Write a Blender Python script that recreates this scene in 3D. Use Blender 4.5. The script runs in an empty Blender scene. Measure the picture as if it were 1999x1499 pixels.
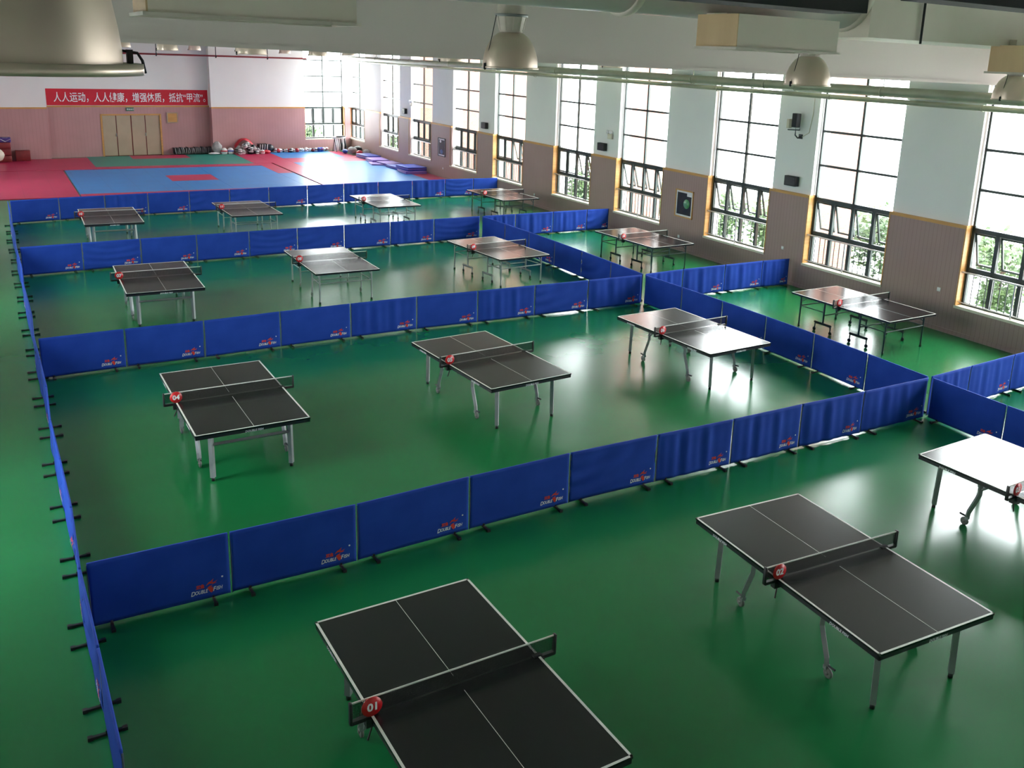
import bpy, math, random
from mathutils import Matrix, Vector
PI = math.pi
sc = bpy.context.scene
COL = sc.collection

# ------------------------------------------------------------ camera, sky, exposure
cam_d = bpy.data.cameras.new('camera'); cam = bpy.data.objects.new('camera', cam_d); COL.objects.link(cam)
RIGHT = Vector((0.85194344, -0.52208601, 0.04023156))
UP = Vector((0.09828027, 0.23489377, 0.96703976))
FWD = Vector((0.51432808, 0.81990921, -0.25142696))
cam.matrix_world = Matrix(((RIGHT.x, UP.x, -FWD.x, 0), (RIGHT.y, UP.y, -FWD.y, 0), (RIGHT.z, UP.z, -FWD.z, 5.738), (0, 0, 0, 1)))
cam_d.sensor_width = 36.0; cam_d.lens = 36.0 * 1805.9 / 1999
cam_d.shift_x = -0.04946; cam_d.shift_y = -0.08356
cam_d.clip_start = 0.05; cam_d.clip_end = 400
sc.camera = cam

SKY = 20.0
world = bpy.data.worlds.new('overcast_sky'); sc.world = world; world.use_nodes = True
wn = world.node_tree.nodes; wn.clear()
bg = wn.new('ShaderNodeBackground'); wo = wn.new('ShaderNodeOutputWorld')
bg.inputs[0].default_value = (0.93, 0.97, 1.0, 1); bg.inputs[1].default_value = SKY
world.node_tree.links.new(bg.outputs[0], wo.inputs[0])

sc.view_settings.view_transform = 'Standard'; sc.view_settings.look = 'None'
sc.view_settings.gamma = 1.0; sc.view_settings.use_curve_mapping = False
sc.view_settings.exposure = 0.3
cy = sc.cycles
cy.max_bounces = 7; cy.diffuse_bounces = 5; cy.glossy_bounces = 3; cy.transmission_bounces = 3; cy.transparent_max_bounces = 16
cy.use_denoising = True; cy.caustics_reflective = False; cy.caustics_refractive = False
cy.sample_clamp_indirect = 100.0
try:
    cy.adaptive_threshold = 0.02
except Exception:
    pass

# ------------------------------------------------------------ key sizes of the hall (metres)
XW = 18.3            # inner face of the panelled dado on the window wall
XWH = 18.36          # inner face of the white wall above it
XOUT = 18.85
XL = -2.8
YB = -3.0
CEIL = 7.3
WIN_Y = [(53.75, 50.95), (48.5, 45.85), (44.35, 41.7), (39.38, 36.73), (35.25, 32.6), (30.28, 27.63), (26.1, 23.45),
         (21.28, 18.63), (17.2, 14.55), (12.5, 9.85), (8.2, 5.55), (3.4, 0.75)]
LEFT_Y = [(42.0, 40.3), (33.0, 31.3), (24.0, 22.0), (13.0, 11.0)]
SILL, DADO, HEAD = 0.69, 2.5, 5.95
def far_y(x):        # the far wall runs slightly askew to the cross rows
    return 51.2 + (x - 2.75) * 0.14

def portal(name, loc, rot, sx, sy):
    l = bpy.data.lights.new(name, 'AREA'); l.shape = 'RECTANGLE'; l.size = sx; l.size_y = sy
    l.cycles.is_portal = True
    o = bpy.data.objects.new(name, l); COL.objects.link(o); o.location = loc; o.rotation_euler = rot
for i, (a, b) in enumerate(WIN_Y):
    portal('window_portal', (XOUT - 0.05, (a + b) / 2, (SILL + HEAD) / 2), (0, PI / 2, 0), HEAD - SILL, a - b)
for a, b in LEFT_Y:
    portal('window_portal', (XL - 0.45, (a + b) / 2, (SILL + HEAD) / 2), (0, -PI / 2, 0), HEAD - SILL, a - b)

# ------------------------------------------------------------ materials
MATS = {}
def mat(name, col, rough=0.6, metal=0.0, spec=0.5, coat=0.0, coat_rough=0.1):
    m = bpy.data.materials.new(name); m.use_nodes = True
    p = m.node_tree.nodes['Principled BSDF']
    p.inputs['Base Color'].default_value = (*col, 1); p.inputs['Roughness'].default_value = rough
    p.inputs['Metallic'].default_value = metal; p.inputs['Specular IOR Level'].default_value = spec
    p.inputs['Coat Weight'].default_value = coat; p.inputs['Coat Roughness'].default_value = coat_rough
    MATS[name] = m; return m
def nodes(m): return m.node_tree.nodes, m.node_tree.links, m.node_tree.nodes['Principled BSDF']
def noise_col(m, c1, c2, scale=3.0, detail=4, stretch=(1, 1, 1), lo=0.35, hi=0.65):
    n, l, p = nodes(m)
    tc = n.new('ShaderNodeTexCoord'); mp = n.new('ShaderNodeMapping'); t = n.new('ShaderNodeTexNoise'); r = n.new('ShaderNodeValToRGB')
    mp.inputs['Scale'].default_value = stretch
    t.inputs['Scale'].default_value = scale; t.inputs['Detail'].default_value = detail
    r.color_ramp.elements[0].color = (*c1, 1); r.color_ramp.elements[1].color = (*c2, 1)
    r.color_ramp.elements[0].position = lo; r.color_ramp.elements[1].position = hi
    l.new(tc.outputs['Object'], mp.inputs[0]); l.new(mp.outputs[0], t.inputs['Vector']); l.new(t.outputs['Fac'], r.inputs[0])
    l.new(r.outputs[0], p.inputs['Base Color']); return t, r
def bump(m, scale, strength, dist=0.01, stretch=(1, 1, 1)):
    n, l, p = nodes(m)
    tc = n.new('ShaderNodeTexCoord'); mp = n.new('ShaderNodeMapping'); t = n.new('ShaderNodeTexNoise'); b = n.new('ShaderNodeBump')
    mp.inputs['Scale'].default_value = stretch; t.inputs['Scale'].default_value = scale; t.inputs['Detail'].default_value = 3
    b.inputs['Strength'].default_value = strength; b.inputs['Distance'].default_value = dist
    l.new(tc.outputs['Object'], mp.inputs[0]); l.new(mp.outputs[0], t.inputs['Vector']); l.new(t.outputs['Fac'], b.inputs['Height'])
    l.new(b.outputs[0], p.inputs['Normal'])
def seams(m, col, line, sx, sy, width=0.02, axes='xy'):
    """thin seam lines of a board or tile pattern"""
    n, l, p = nodes(m)
    tc = n.new('ShaderNodeTexCoord'); sep = n.new('ShaderNodeSeparateXYZ'); l.new(tc.outputs['Object'], sep.inputs[0])
    outs = []
    for k, s in zip(axes, (sx, sy)):
        if not s: continue
        d = n.new('ShaderNodeMath'); d.operation = 'DIVIDE'; d.inputs[1].default_value = s; l.new(sep.outputs[k.upper()], d.inputs[0])
        f = n.new('ShaderNodeMath'); f.operation = 'FRACT'; l.new(d.outputs[0], f.inputs[0])
        c = n.new('ShaderNodeMath'); c.operation = 'LESS_THAN'; c.inputs[1].default_value = width / s; l.new(f.outputs[0], c.inputs[0])
        outs.append(c)
    o = outs[0]
    if len(outs) > 1:
        mx = n.new('ShaderNodeMath'); mx.operation = 'MAXIMUM'; l.new(outs[0].outputs[0], mx.inputs[0]); l.new(outs[1].outputs[0], mx.inputs[1]); o = mx
    t = n.new('ShaderNodeTexNoise'); t.inputs['Scale'].default_value = 1.3; l.new(tc.outputs['Object'], t.inputs['Vector'])
    r = n.new('ShaderNodeMix'); r.data_type = 'RGBA'; l.new(t.outputs['Fac'], r.inputs['Factor'])
    r.inputs[6].default_value = (*[c * 0.9 for c in col], 1); r.inputs[7].default_value = (*[min(1, c * 1.1) for c in col], 1)
    q = n.new('ShaderNodeMix'); q.data_type = 'RGBA'; l.new(o.outputs[0], q.inputs['Factor']); l.new(r.outputs[2], q.inputs[6]); q.inputs[7].default_value = (*line, 1)
    l.new(q.outputs[2], p.inputs['Base Color'])

FLOOR = mat('green_sports_floor', (0.009, 0.17, 0.047), 0.3, spec=0.42)
noise_col(FLOOR, (0.008, 0.155, 0.042), (0.011, 0.185, 0.055), 0.35, 5)
def floor_rough():
    n, l, p = nodes(FLOOR)
    tc = n.new('ShaderNodeTexCoord'); t = n.new('ShaderNodeTexNoise'); t.inputs['Scale'].default_value = 0.5; t.inputs['Detail'].default_value = 2
    r = n.new('ShaderNodeMapRange'); r.inputs['From Min'].default_value = 0.3; r.inputs['From Max'].default_value = 0.7; r.inputs['To Min'].default_value = 0.19; r.inputs['To Max'].default_value = 0.27
    l.new(tc.outputs['Object'], t.inputs['Vector']); l.new(t.outputs['Fac'], r.inputs['Value']); l.new(r.outputs[0], p.inputs['Roughness'])
floor_rough(); bump(FLOOR, 1.2, 0.035, 0.02)
WHITEW = mat('white_painted_wall', (0.78, 0.77, 0.76), 0.85); noise_col(WHITEW, (0.765, 0.755, 0.745), (0.795, 0.785, 0.775), 0.6)
DADOM = mat('rosewood_panelling', (0.34, 0.22, 0.19), 0.5); seams(DADOM, (0.35, 0.225, 0.205), (0.28, 0.175, 0.16), 0, 0.11, 0.012, 'xy')
DADOF = mat('rosewood_panelling_pink_bounce', (0.45, 0.24, 0.24), 0.5); seams(DADOF, (0.44, 0.235, 0.24), (0.395, 0.205, 0.21), 0.16, 0, 0.015, 'xy')  # pink bounce off the red mats and haze painted into the base colour
TRIMM = mat('orange_beech_trim', (0.55, 0.27, 0.07), 0.45); noise_col(TRIMM, (0.50, 0.25, 0.07), (0.60, 0.31, 0.09), 2.0, 4, (1, 1, 8))
CEILM = mat('ceiling_paint', (0.66, 0.65, 0.61), 0.9); noise_col(CEILM, (0.62, 0.61, 0.57), (0.68, 0.67, 0.63), 0.5)
BEAMM = mat('beam_grey_paint', (0.58, 0.53, 0.50), 0.85); noise_col(BEAMM, (0.585, 0.515, 0.50), (0.615, 0.545, 0.53), 0.4)
FRAME = mat('dark_green_aluminium', (0.025, 0.04, 0.036), 0.4); noise_col(FRAME, (0.022, 0.036, 0.032), (0.03, 0.046, 0.042), 5)
SASHM = mat('sash_aluminium', (0.05, 0.065, 0.06), 0.35); noise_col(SASHM, (0.045, 0.06, 0.055), (0.06, 0.075, 0.07), 5)
RAILM = mat('stainless_guard_rail', (0.55, 0.55, 0.54), 0.3, 0.9)
noise_col(RAILM, (0.5, 0.5, 0.49), (0.6, 0.6, 0.59), 6)
GLASS = bpy.data.materials.new('window_glass'); GLASS.use_nodes = True
def glass():
    n = GLASS.node_tree.nodes; l = GLASS.node_tree.links; n.clear()
    o = n.new('ShaderNodeOutputMaterial'); mx = n.new('ShaderNodeMixShader'); tr = n.new('ShaderNodeBsdfTransparent'); gl = n.new('ShaderNodeBsdfGlossy'); fr = n.new('ShaderNodeFresnel')
    tr.inputs[0].default_value = (0.97, 0.985, 0.975, 1); gl.inputs['Roughness'].default_value = 0.02; 
    ge = n.new('ShaderNodeNewGeometry'); mr = n.new('ShaderNodeMapRange'); mr.inputs['To Min'].default_value = 1.35; mr.inputs['To Max'].default_value = 1 / 1.35
    l.new(ge.outputs['Backfacing'], mr.inputs['Value']); l.new(mr.outputs[0], fr.inputs['IOR'])     # same reflectance from either side of the pane
    l.new(fr.outputs[0], mx.inputs[0]); l.new(tr.outputs[0], mx.inputs[1]); l.new(gl.outputs[0], mx.inputs[2]); l.new(mx.outputs[0], o.inputs[0])
glass()
BLUE = mat('blue_barrier_cloth', (0.018, 0.05, 0.36), 0.75); MATS['blue_barrier_cloth'].node_tree.nodes['Principled BSDF'].inputs['Specular IOR Level'].default_value = 0.25
noise_col(BLUE, (0.012, 0.055, 0.38), (0.017, 0.070, 0.44), 2.5)
def cloth_translucency():
    n, l, p = nodes(BLUE)
    o = n['Material Output']; t = n.new('ShaderNodeBsdfTranslucent'); t.inputs[0].default_value = (0.03, 0.08, 0.5, 1)
    mx = n.new('ShaderNodeMixShader'); mx.inputs[0].default_value = 0.12
    l.new(p.outputs[0], mx.inputs[1]); l.new(t.outputs[0], mx.inputs[2]); l.new(mx.outputs[0], o.inputs[0])
cloth_translucency()
TUBE = mat('dark_barrier_tube', (0.06, 0.08, 0.12), 0.45); noise_col(TUBE, (0.05, 0.07, 0.10), (0.08, 0.10, 0.14), 8)
BLACK = mat('black_plastic', (0.012, 0.012, 0.013), 0.5); noise_col(BLACK, (0.010, 0.010, 0.011), (0.016, 0.016, 0.017), 8)
LOGOW = mat('white_print', (0.8, 0.82, 0.85), 0.6); noise_col(LOGOW, (0.77, 0.79, 0.83), (0.83, 0.85, 0.87), 9)
LOGOR = mat('red_print', (0.62, 0.04, 0.025), 0.6); noise_col(LOGOR, (0.56, 0.035, 0.02), (0.66, 0.05, 0.03), 9)
TOP = mat('black_table_top', (0.007, 0.0072, 0.008), 0.22, spec=0.45); noise_col(TOP, (0.0065, 0.0068, 0.0075), (0.008, 0.0082, 0.0095), 1.4)
LINEM = mat('white_table_line', (0.78, 0.78, 0.74), 0.4); noise_col(LINEM, (0.74, 0.74, 0.70), (0.8, 0.8, 0.76), 8)
APRON = mat('black_steel_apron', (0.012, 0.014, 0.017), 0.35); noise_col(APRON, (0.010, 0.012, 0.015), (0.016, 0.018, 0.021), 5)
LEGM = mat('silver_grey_leg', (0.38, 0.40, 0.41), 0.38, 0.35); noise_col(LEGM, (0.26, 0.275, 0.28), (0.31, 0.325, 0.33), 5)
DARKST = mat('dark_steel', (0.05, 0.06, 0.065), 0.4, 0.4); noise_col(DARKST, (0.045, 0.055, 0.06), (0.058, 0.068, 0.072), 5)
WHEELM = mat('grey_caster_wheel', (0.16, 0.16, 0.15), 0.5); noise_col(WHEELM, (0.14, 0.14, 0.13), (0.19, 0.19, 0.18), 9)
TAPE = mat('white_net_tape', (0.75, 0.75, 0.72), 0.7); noise_col(TAPE, (0.72, 0.72, 0.69), (0.78, 0.78, 0.75), 9)
DISCR = mat('red_number_disc', (0.55, 0.012, 0.018), 0.35); noise_col(DISCR, (0.52, 0.011, 0.016), (0.58, 0.015, 0.02), 5)
NETM = bpy.data.materials.new('black_net'); NETM.use_nodes = True
def netmat():
    n, l, p = nodes(NETM); p.inputs['Base Color'].default_value = (0.01, 0.01, 0.01, 1); p.inputs['Roughness'].default_value = 0.9
    o = n['Material Output']; tr = n.new('ShaderNodeBsdfTransparent'); mx = n.new('ShaderNodeMixShader')
    tc = n.new('ShaderNodeTexCoord'); sp = n.new('ShaderNodeSeparateXYZ'); l.new(tc.outputs['Object'], sp.inputs[0]); cs = []
    for k in ('X', 'Z'):
        d = n.new('ShaderNodeMath'); d.operation = 'DIVIDE'; d.inputs[1].default_value = 0.0125; l.new(sp.outputs[k], d.inputs[0])
        f = n.new('ShaderNodeMath'); f.operation = 'FRACT'; l.new(d.outputs[0], f.inputs[0])
        c = n.new('ShaderNodeMath'); c.operation = 'LESS_THAN'; c.inputs[1].default_value = 0.27; l.new(f.outputs[0], c.inputs[0]); cs.append(c)
    m = n.new('ShaderNodeMath'); m.operation = 'MAXIMUM'; l.new(cs[0].outputs[0], m.inputs[0]); l.new(cs[1].outputs[0], m.inputs[1])
    l.new(m.outputs[0], mx.inputs[0]); l.new(tr.outputs[0], mx.inputs[1]); l.new(p.outputs[0], mx.inputs[2]); l.new(mx.outputs[0], o.inputs[0])
netmat()
MAT_RED = mat('red_foam_mat', (0.52, 0.035, 0.075), 0.40, spec=0.35); seams(MAT_RED, (0.46, 0.022, 0.085), (0.37, 0.02, 0.07), 1.0, 1.0, 0.015)
MAT_BLUE = mat('blue_foam_mat', (0.018, 0.19, 0.50), 0.40, spec=0.35); seams(MAT_BLUE, (0.018, 0.20, 0.52), (0.015, 0.15, 0.42), 1.0, 1.0, 0.015)
MAT_GREEN = mat('green_foam_mat', (0.02, 0.23, 0.18), 0.40, spec=0.35); seams(MAT_GREEN, (0.02, 0.24, 0.19), (0.015, 0.19, 0.15), 1.0, 1.0, 0.015)
BANR = mat('red_banner_cloth', (0.56, 0.010, 0.030), 0.7); noise_col(BANR, (0.53, 0.009, 0.028), (0.60, 0.012, 0.034), 1.5)
DOORM = mat('cream_door_leaf', (0.40, 0.31, 0.22), 0.5); noise_col(DOORM, (0.38, 0.295, 0.21), (0.42, 0.325, 0.23), 1.5)
BRICK = mat('orange_brick', (0.42, 0.16, 0.10), 0.85)
def brick():
    n, l, p = nodes(BRICK); t = n.new('ShaderNodeTexBrick'); tc = n.new('ShaderNodeTexCoord'); mp = n.new('ShaderNodeMapping')
    mp.inputs['Rotation'].default_value = (PI / 2, 0, 0)
    t.inputs['Color1'].default_value = (0.36, 0.165, 0.12, 1); t.inputs['Color2'].default_value = (0.32, 0.13, 0.09, 1); t.inputs['Mortar'].default_value = (0.36, 0.24, 0.20, 1)
    t.inputs['Scale'].default_value = 4.0
    l.new(tc.outputs['Object'], mp.inputs[0]); l.new(mp.outputs[0], t.inputs['Vector']); l.new(t.outputs['Color'], p.inputs['Base Color'])
brick()
PAVE = mat('pale_paving', (0.55, 0.56, 0.52), 0.9); noise_col(PAVE, (0.50, 0.52, 0.47), (0.6, 0.6, 0.57), 0.8)
LEAF = mat('tree_leaves', (0.05, 0.10, 0.03), 0.6); noise_col(LEAF, (0.025, 0.065, 0.015), (0.075, 0.13, 0.04), 1.6, 5)
BARK = mat('tree_bark', (0.10, 0.07, 0.05), 0.9); noise_col(BARK, (0.08, 0.055, 0.04), (0.13, 0.09, 0.065), 6)
LAMPAL = mat('spun_aluminium', (0.66, 0.54, 0.45), 0.36, 0.7); noise_col(LAMPAL, (0.62, 0.51, 0.42), (0.70, 0.57, 0.48), 2.0)
LAMPHS = mat('lamp_housing_paint', (0.62, 0.55, 0.49), 0.55); noise_col(LAMPHS, (0.58, 0.52, 0.46), (0.66, 0.59, 0.53), 6)
DUCT = mat('duct_sheet_grey', (0.78, 0.69, 0.61), 0.55); noise_col(DUCT, (0.75, 0.66, 0.58), (0.80, 0.72, 0.64), 1.5)
GALV = mat('galvanised_duct', (0.66, 0.57, 0.56), 0.3, 0.0); noise_col(GALV, (0.63, 0.54, 0.53), (0.70, 0.60, 0.59), 2.0)
TAN = mat('tan_duct_end', (0.68, 0.47, 0.27), 0.6); noise_col(TAN, (0.64, 0.44, 0.25), (0.72, 0.51, 0.30), 4, 4, (1, 1, 0.2))
PIPEG = mat('grey_green_pipe', (0.30, 0.31, 0.22), 0.35, 0.1); noise_col(PIPEG, (0.28, 0.29, 0.20), (0.33, 0.34, 0.25), 2)
PIPER = mat('dark_red_fire_pipe', (0.20, 0.012, 0.018), 0.4); noise_col(PIPER, (0.18, 0.010, 0.016), (0.22, 0.015, 0.02), 3)
NEARBLK = mat('dark_painted_steel', (0.018, 0.019, 0.022), 0.7); noise_col(NEARBLK, (0.016, 0.017, 0.02), (0.021, 0.022, 0.025), 3)
CREAM = mat('cream_plastic', (0.66, 0.60, 0.48), 0.5); noise_col(CREAM, (0.62, 0.57, 0.45), (0.69, 0.63, 0.51), 6)
GEARW = mat('white_vinyl', (0.72, 0.71, 0.72), 0.4); noise_col(GEARW, (0.66, 0.65, 0.67), (0.76, 0.75, 0.76), 6)
GEARB = mat('black_vinyl', (0.014, 0.014, 0.018), 0.4); noise_col(GEARB, (0.012, 0.012, 0.015), (0.02, 0.02, 0.025), 6)
GEARR = mat('red_vinyl', (0.50, 0.02, 0.04), 0.4); noise_col(GEARR, (0.45, 0.018, 0.035), (0.55, 0.03, 0.05), 6)
GEARU = mat('blue_vinyl', (0.04, 0.09, 0.42), 0.4); noise_col(GEARU, (0.035, 0.08, 0.38), (0.05, 0.10, 0.46), 6)
GEARG = mat('grey_canvas', (0.36, 0.35, 0.35), 0.8); noise_col(GEARG, (0.28, 0.27, 0.27), (0.44, 0.43, 0.42), 6)
FOLD = mat('blue_folding_mat', (0.025, 0.05, 0.36), 0.45); noise_col(FOLD, (0.02, 0.042, 0.32), (0.03, 0.06, 0.40), 3)
VIOLET = mat('violet_mat_side', (0.24, 0.14, 0.48), 0.45); noise_col(VIOLET, (0.22, 0.13, 0.45), (0.27, 0.16, 0.52), 3)
CRATE = mat('maroon_crate', (0.20, 0.018, 0.02), 0.55); noise_col(CRATE, (0.17, 0.015, 0.018), (0.23, 0.022, 0.024), 4)
PURPLE = mat('purple_cloth', (0.07, 0.035, 0.20), 0.8); noise_col(PURPLE, (0.06, 0.03, 0.17), (0.08, 0.04, 0.22), 4)
GREENS = mat('green_sign_face', (0.01, 0.13, 0.075), 0.5); noise_col(GREENS, (0.009, 0.12, 0.07), (0.012, 0.14, 0.08), 5)
PHOTO1 = mat('dark_poster', (0.012, 0.016, 0.022), 0.3); noise_col(PHOTO1, (0.01, 0.012, 0.02), (0.03, 0.026, 0.022), 5)
PHOTOG = mat('green_poster_shape', (0.10, 0.30, 0.13), 0.4); noise_col(PHOTOG, (0.08, 0.32, 0.10), (0.14, 0.30, 0.24), 5)
PHOTOB = mat('blue_poster_shape', (0.04, 0.10, 0.25), 0.4); noise_col(PHOTOB, (0.03, 0.08, 0.22), (0.06, 0.13, 0.30), 7)

# ------------------------------------------------------------ mesh collector
class MB:
    def __init__(s): s.v = []; s.f = []; s.m = []; s.smooth = []
    def add(s, vs, fs, mi=0, sm=False):
        o = len(s.v); s.v += [tuple(v) for v in vs]
        for f in fs: s.f.append(tuple(i + o for i in f)); s.m.append(mi); s.smooth.append(sm)
        return s
    def box(s, x0, x1, y0, y1, z0, z1, mi=0, M=None):
        vs = [Vector((x, y, z)) for z in (z0, z1) for y in (y0, y1) for x in (x0, x1)]
        if M is not None: vs = [M @ v for v in vs]
        return s.add(vs, [(0, 2, 3, 1), (4, 5, 7, 6), (0, 1, 5, 4), (2, 6, 7, 3), (0, 4, 6, 2), (1, 3, 7, 5)], mi)
    def rbox(s, x0, x1, y0, y1, z0, z1, r, mi=0, M=None, seg=3):
        """box with rounded vertical corners and chamfered top"""
        pts = []
        for cx, cy, a0 in ((x1 - r, y1 - r, 0), (x0 + r, y1 - r, PI / 2), (x0 + r, y0 + r, PI), (x1 - r, y0 + r, 1.5 * PI)):
            for k in range(seg + 1):
                a = a0 + k * PI / 2 / seg; pts.append((cx, cy, math.cos(a), math.sin(a)))
        n = len(pts); vs = []
        for z, rr in ((z0, r * 0.6), (z0 + r * 0.4, r), (z1 - r * 0.4, r), (z1, r * 0.6)):
            vs += [Vector((cx + c * rr, cy + q * rr, z)) for cx, cy, c, q in pts]
        if M is not None: vs = [M @ v for v in vs]
        fs = [tuple(range(n - 1, -1, -1)), tuple(range(3 * n, 4 * n))]
        for j in range(3):
            for i in range(n): fs.append((j * n + i, j * n + (i + 1) % n, (j + 1) * n + (i + 1) % n, (j + 1) * n + i))
        return s.add(vs, fs, mi, True)
    def tube(s, path, r, seg=8, mi=0, caps=True):
        P = [Vector(p) for p in path]; n = len(P); R = r if isinstance(r, (list, tuple)) else [r] * n; vs = []; fs = []
        ref = None
        for i, p in enumerate(P):
            d = (P[min(i + 1, n - 1)] - P[max(i - 1, 0)]).normalized()
            if ref is None: ref = Vector((0, 0, 1)) if abs(d.z) < 0.9 else Vector((1, 0, 0))
            a = d.cross(ref).normalized(); b = d.cross(a).normalized()
            vs += [p + (a * math.cos(2 * PI * k / seg) + b * math.sin(2 * PI * k / seg)) * R[i] for k in range(seg)]
        for i in range(n - 1):
            for k in range(seg): fs.append((i * seg + k, i * seg + (k + 1) % seg, (i + 1) * seg + (k + 1) % seg, (i + 1) * seg + k))
        s.add(vs, fs, mi, seg > 4)
        if caps: s.add(vs[:seg], [tuple(range(seg - 1, -1, -1))], mi); s.add(vs[-seg:], [tuple(range(seg))], mi)
        return s
    def bar(s, path, w, mi=0):      # square section bar
        return s.tube(path, w * 0.7071, 4, mi)
    def lathe(s, prof, seg=24, c=(0, 0, 0), mi=0, axis='z'):
        vs = []; fs = []; n = len(prof)
        for r, z in prof:
            for k in range(seg):
                a = 2 * PI * k / seg; q = (r * math.cos(a), r * math.sin(a), z)
                if axis == 'y': q = (q[0], q[2], q[1])
                if axis == 'x': q = (q[2], q[0], q[1])
                vs.append((c[0] + q[0], c[1] + q[1], c[2] + q[2]))
        for i in range(n - 1):
            for k in range(seg): fs.append((i * seg + k, i * seg + (k + 1) % seg, (i + 1) * seg + (k + 1) % seg, (i + 1) * seg + k))
        return s.add(vs, fs, mi, True)
    def ball(s, c, rx, ry, rz, seg=12, rings=8, mi=0, jit=0.0, rnd=None):
        vs = []; fs = []
        for i in range(rings + 1):
            t = PI * i / rings
            for k in range(seg):
                a = 2 * PI * k / seg; j = 1 + (rnd.uniform(-jit, jit) if rnd and 0 < i < rings else 0)
                vs.append((c[0] + rx * math.sin(t) * math.cos(a) * j, c[1] + ry * math.sin(t) * math.sin(a) * j, c[2] + rz * math.cos(t) * j))
        for i in range(rings):
            for k in range(seg): fs.append((i * seg + k, (i + 1) * seg + k, (i + 1) * seg + (k + 1) % seg, i * seg + (k + 1) % seg))
        return s.add(vs, fs, mi, True)
    def mesh(s, name, *ms):
        me = bpy.data.meshes.new(name); me.from_pydata(s.v, [], s.f)
        for m in ms: me.materials.append(m)
        me.polygons.foreach_set('material_index', s.m); me.polygons.foreach_set('use_smooth', s.smooth); me.update(); return me
    def obj(s, name, ms, parent=None):
        ms = ms if isinstance(ms, (list, tuple)) else [ms]
        return link(name, s.mesh(name, *ms), parent)

def link(name, me, parent=None):
    o = bpy.data.objects.new(name, me); COL.objects.link(o)
    if parent is not None: o.parent = parent
    return o
def tag(o, label=None, cat=None, group=None, kind=None):
    if label: o['label'] = label
    if cat: o['category'] = cat
    if group: o['group'] = group
    if kind: o['kind'] = kind
    return o
def thing(name, label, cat, loc=(0, 0, 0), rz=0.0, group=None):
    o = bpy.data.objects.new(name, None); COL.objects.link(o); o.empty_display_size = 0.1
    o.location = loc; o.rotation_euler = (0, 0, rz); return tag(o, label, cat, group)
def struct(name, mb, ms, parent=None):
    o = mb.obj(name, ms, parent)
    if parent is None: o['kind'] = 'structure'
    return o
KIDS = {}
def index_children():
    KIDS.clear()
    for o in COL.objects:
        if o.parent is not None: KIDS.setdefault(o.parent.name, []).append(o)
def copy_tree(o, parent=None):
    c = o.copy(); COL.objects.link(c)
    if parent is not None: c.parent = parent
    for ch in KIDS.get(o.name, []): copy_tree(ch, c)
    return c
def text_mesh(body, size, shear=0.0, extrude=0.0, bold=0.0, res=3):
    cu = bpy.data.curves.new('lettering', 'FONT'); cu.body = body; cu.size = size; cu.shear = shear; cu.extrude = extrude; cu.offset = bold; cu.resolution_u = res
    cu.align_x = 'LEFT'; o = bpy.data.objects.new('lettering', cu); COL.objects.link(o)
    bpy.context.view_layer.update()
    me = bpy.data.meshes.new_from_object(o.evaluated_get(bpy.context.evaluated_depsgraph_get()))
    vs = [v.co.copy() for v in me.vertices]; fs = [tuple(p.vertices) for p in me.polygons]
    bpy.data.objects.remove(o); bpy.data.curves.remove(cu); bpy.data.meshes.remove(me)
    return vs, fs
ORD = ['first', 'second', 'third', 'fourth', 'fifth', 'sixth', 'seventh', 'eighth', 'ninth', 'tenth', 'eleventh', 'twelfth', 'thirteenth', 'fourteenth',
       'fifteenth', 'sixteenth', 'seventeenth', 'eighteenth', 'nineteenth', 'twentieth', 'twenty-first', 'twenty-second']

# ------------------------------------------------------------ the hall
struct('floor', MB().box(XL - 0.3, XOUT, YB - 0.3, 56, -0.3, 0), FLOOR)
struct('ceiling', MB().box(XL - 0.5, XOUT, YB - 0.3, 56, CEIL, CEIL + 0.3), CEILM)

def wall_with_windows(x0, x1, wins, lining_in):
    w = MB(); ys = [YB - 0.3]
    for a, b in sorted((b, a) for a, b in wins): ys += [a, b]
    ys.append(56)
    for i in range(0, len(ys), 2):
        if ys[i + 1] > ys[i]: w.box(x0, x1, ys[i], ys[i + 1], 0, CEIL)
    for a, b in wins: w.box(x0, x1, b, a, 0, SILL - 0.06); w.box(x0, x1, b, a, HEAD, CEIL)
    return w
struct('wall_right', wall_with_windows(XWH, XOUT, WIN_Y, 1), WHITEW)
struct('wall_left', wall_with_windows(XL - 0.5, XL, LEFT_Y, -1), WHITEW)
struct('wall_back', MB().box(XL - 0.5, XOUT, YB - 0.3, YB, 0, CEIL), WHITEW)

# dado panelling along the window wall, with its beech cap
d = MB(); c = MB(); ys = [YB]
for a, b in sorted((b, a) for a, b in WIN_Y): ys += [a, b]
ys.append(far_y(XW))
for i in range(0, len(ys), 2):
    y0, y1 = ys[i], ys[i + 1]
    if y1 - y0 < 0.05: continue
    d.box(XW, XWH, y0, y1, 0, DADO - 0.07)
    c.box(XW - 0.02, XWH, y0, y1, DADO - 0.07, DADO)
for a, b in WIN_Y: d.box(XW, XWH, b, a, 0, SILL - 0.06)
struct('wall_right_panelling', d, DADOM); struct('trim_1', c, TRIMM)
struct('baseboard_right', MB().box(XW - 0.02, XW, YB, far_y(XW), 0, 0.1), DADOM)

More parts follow.
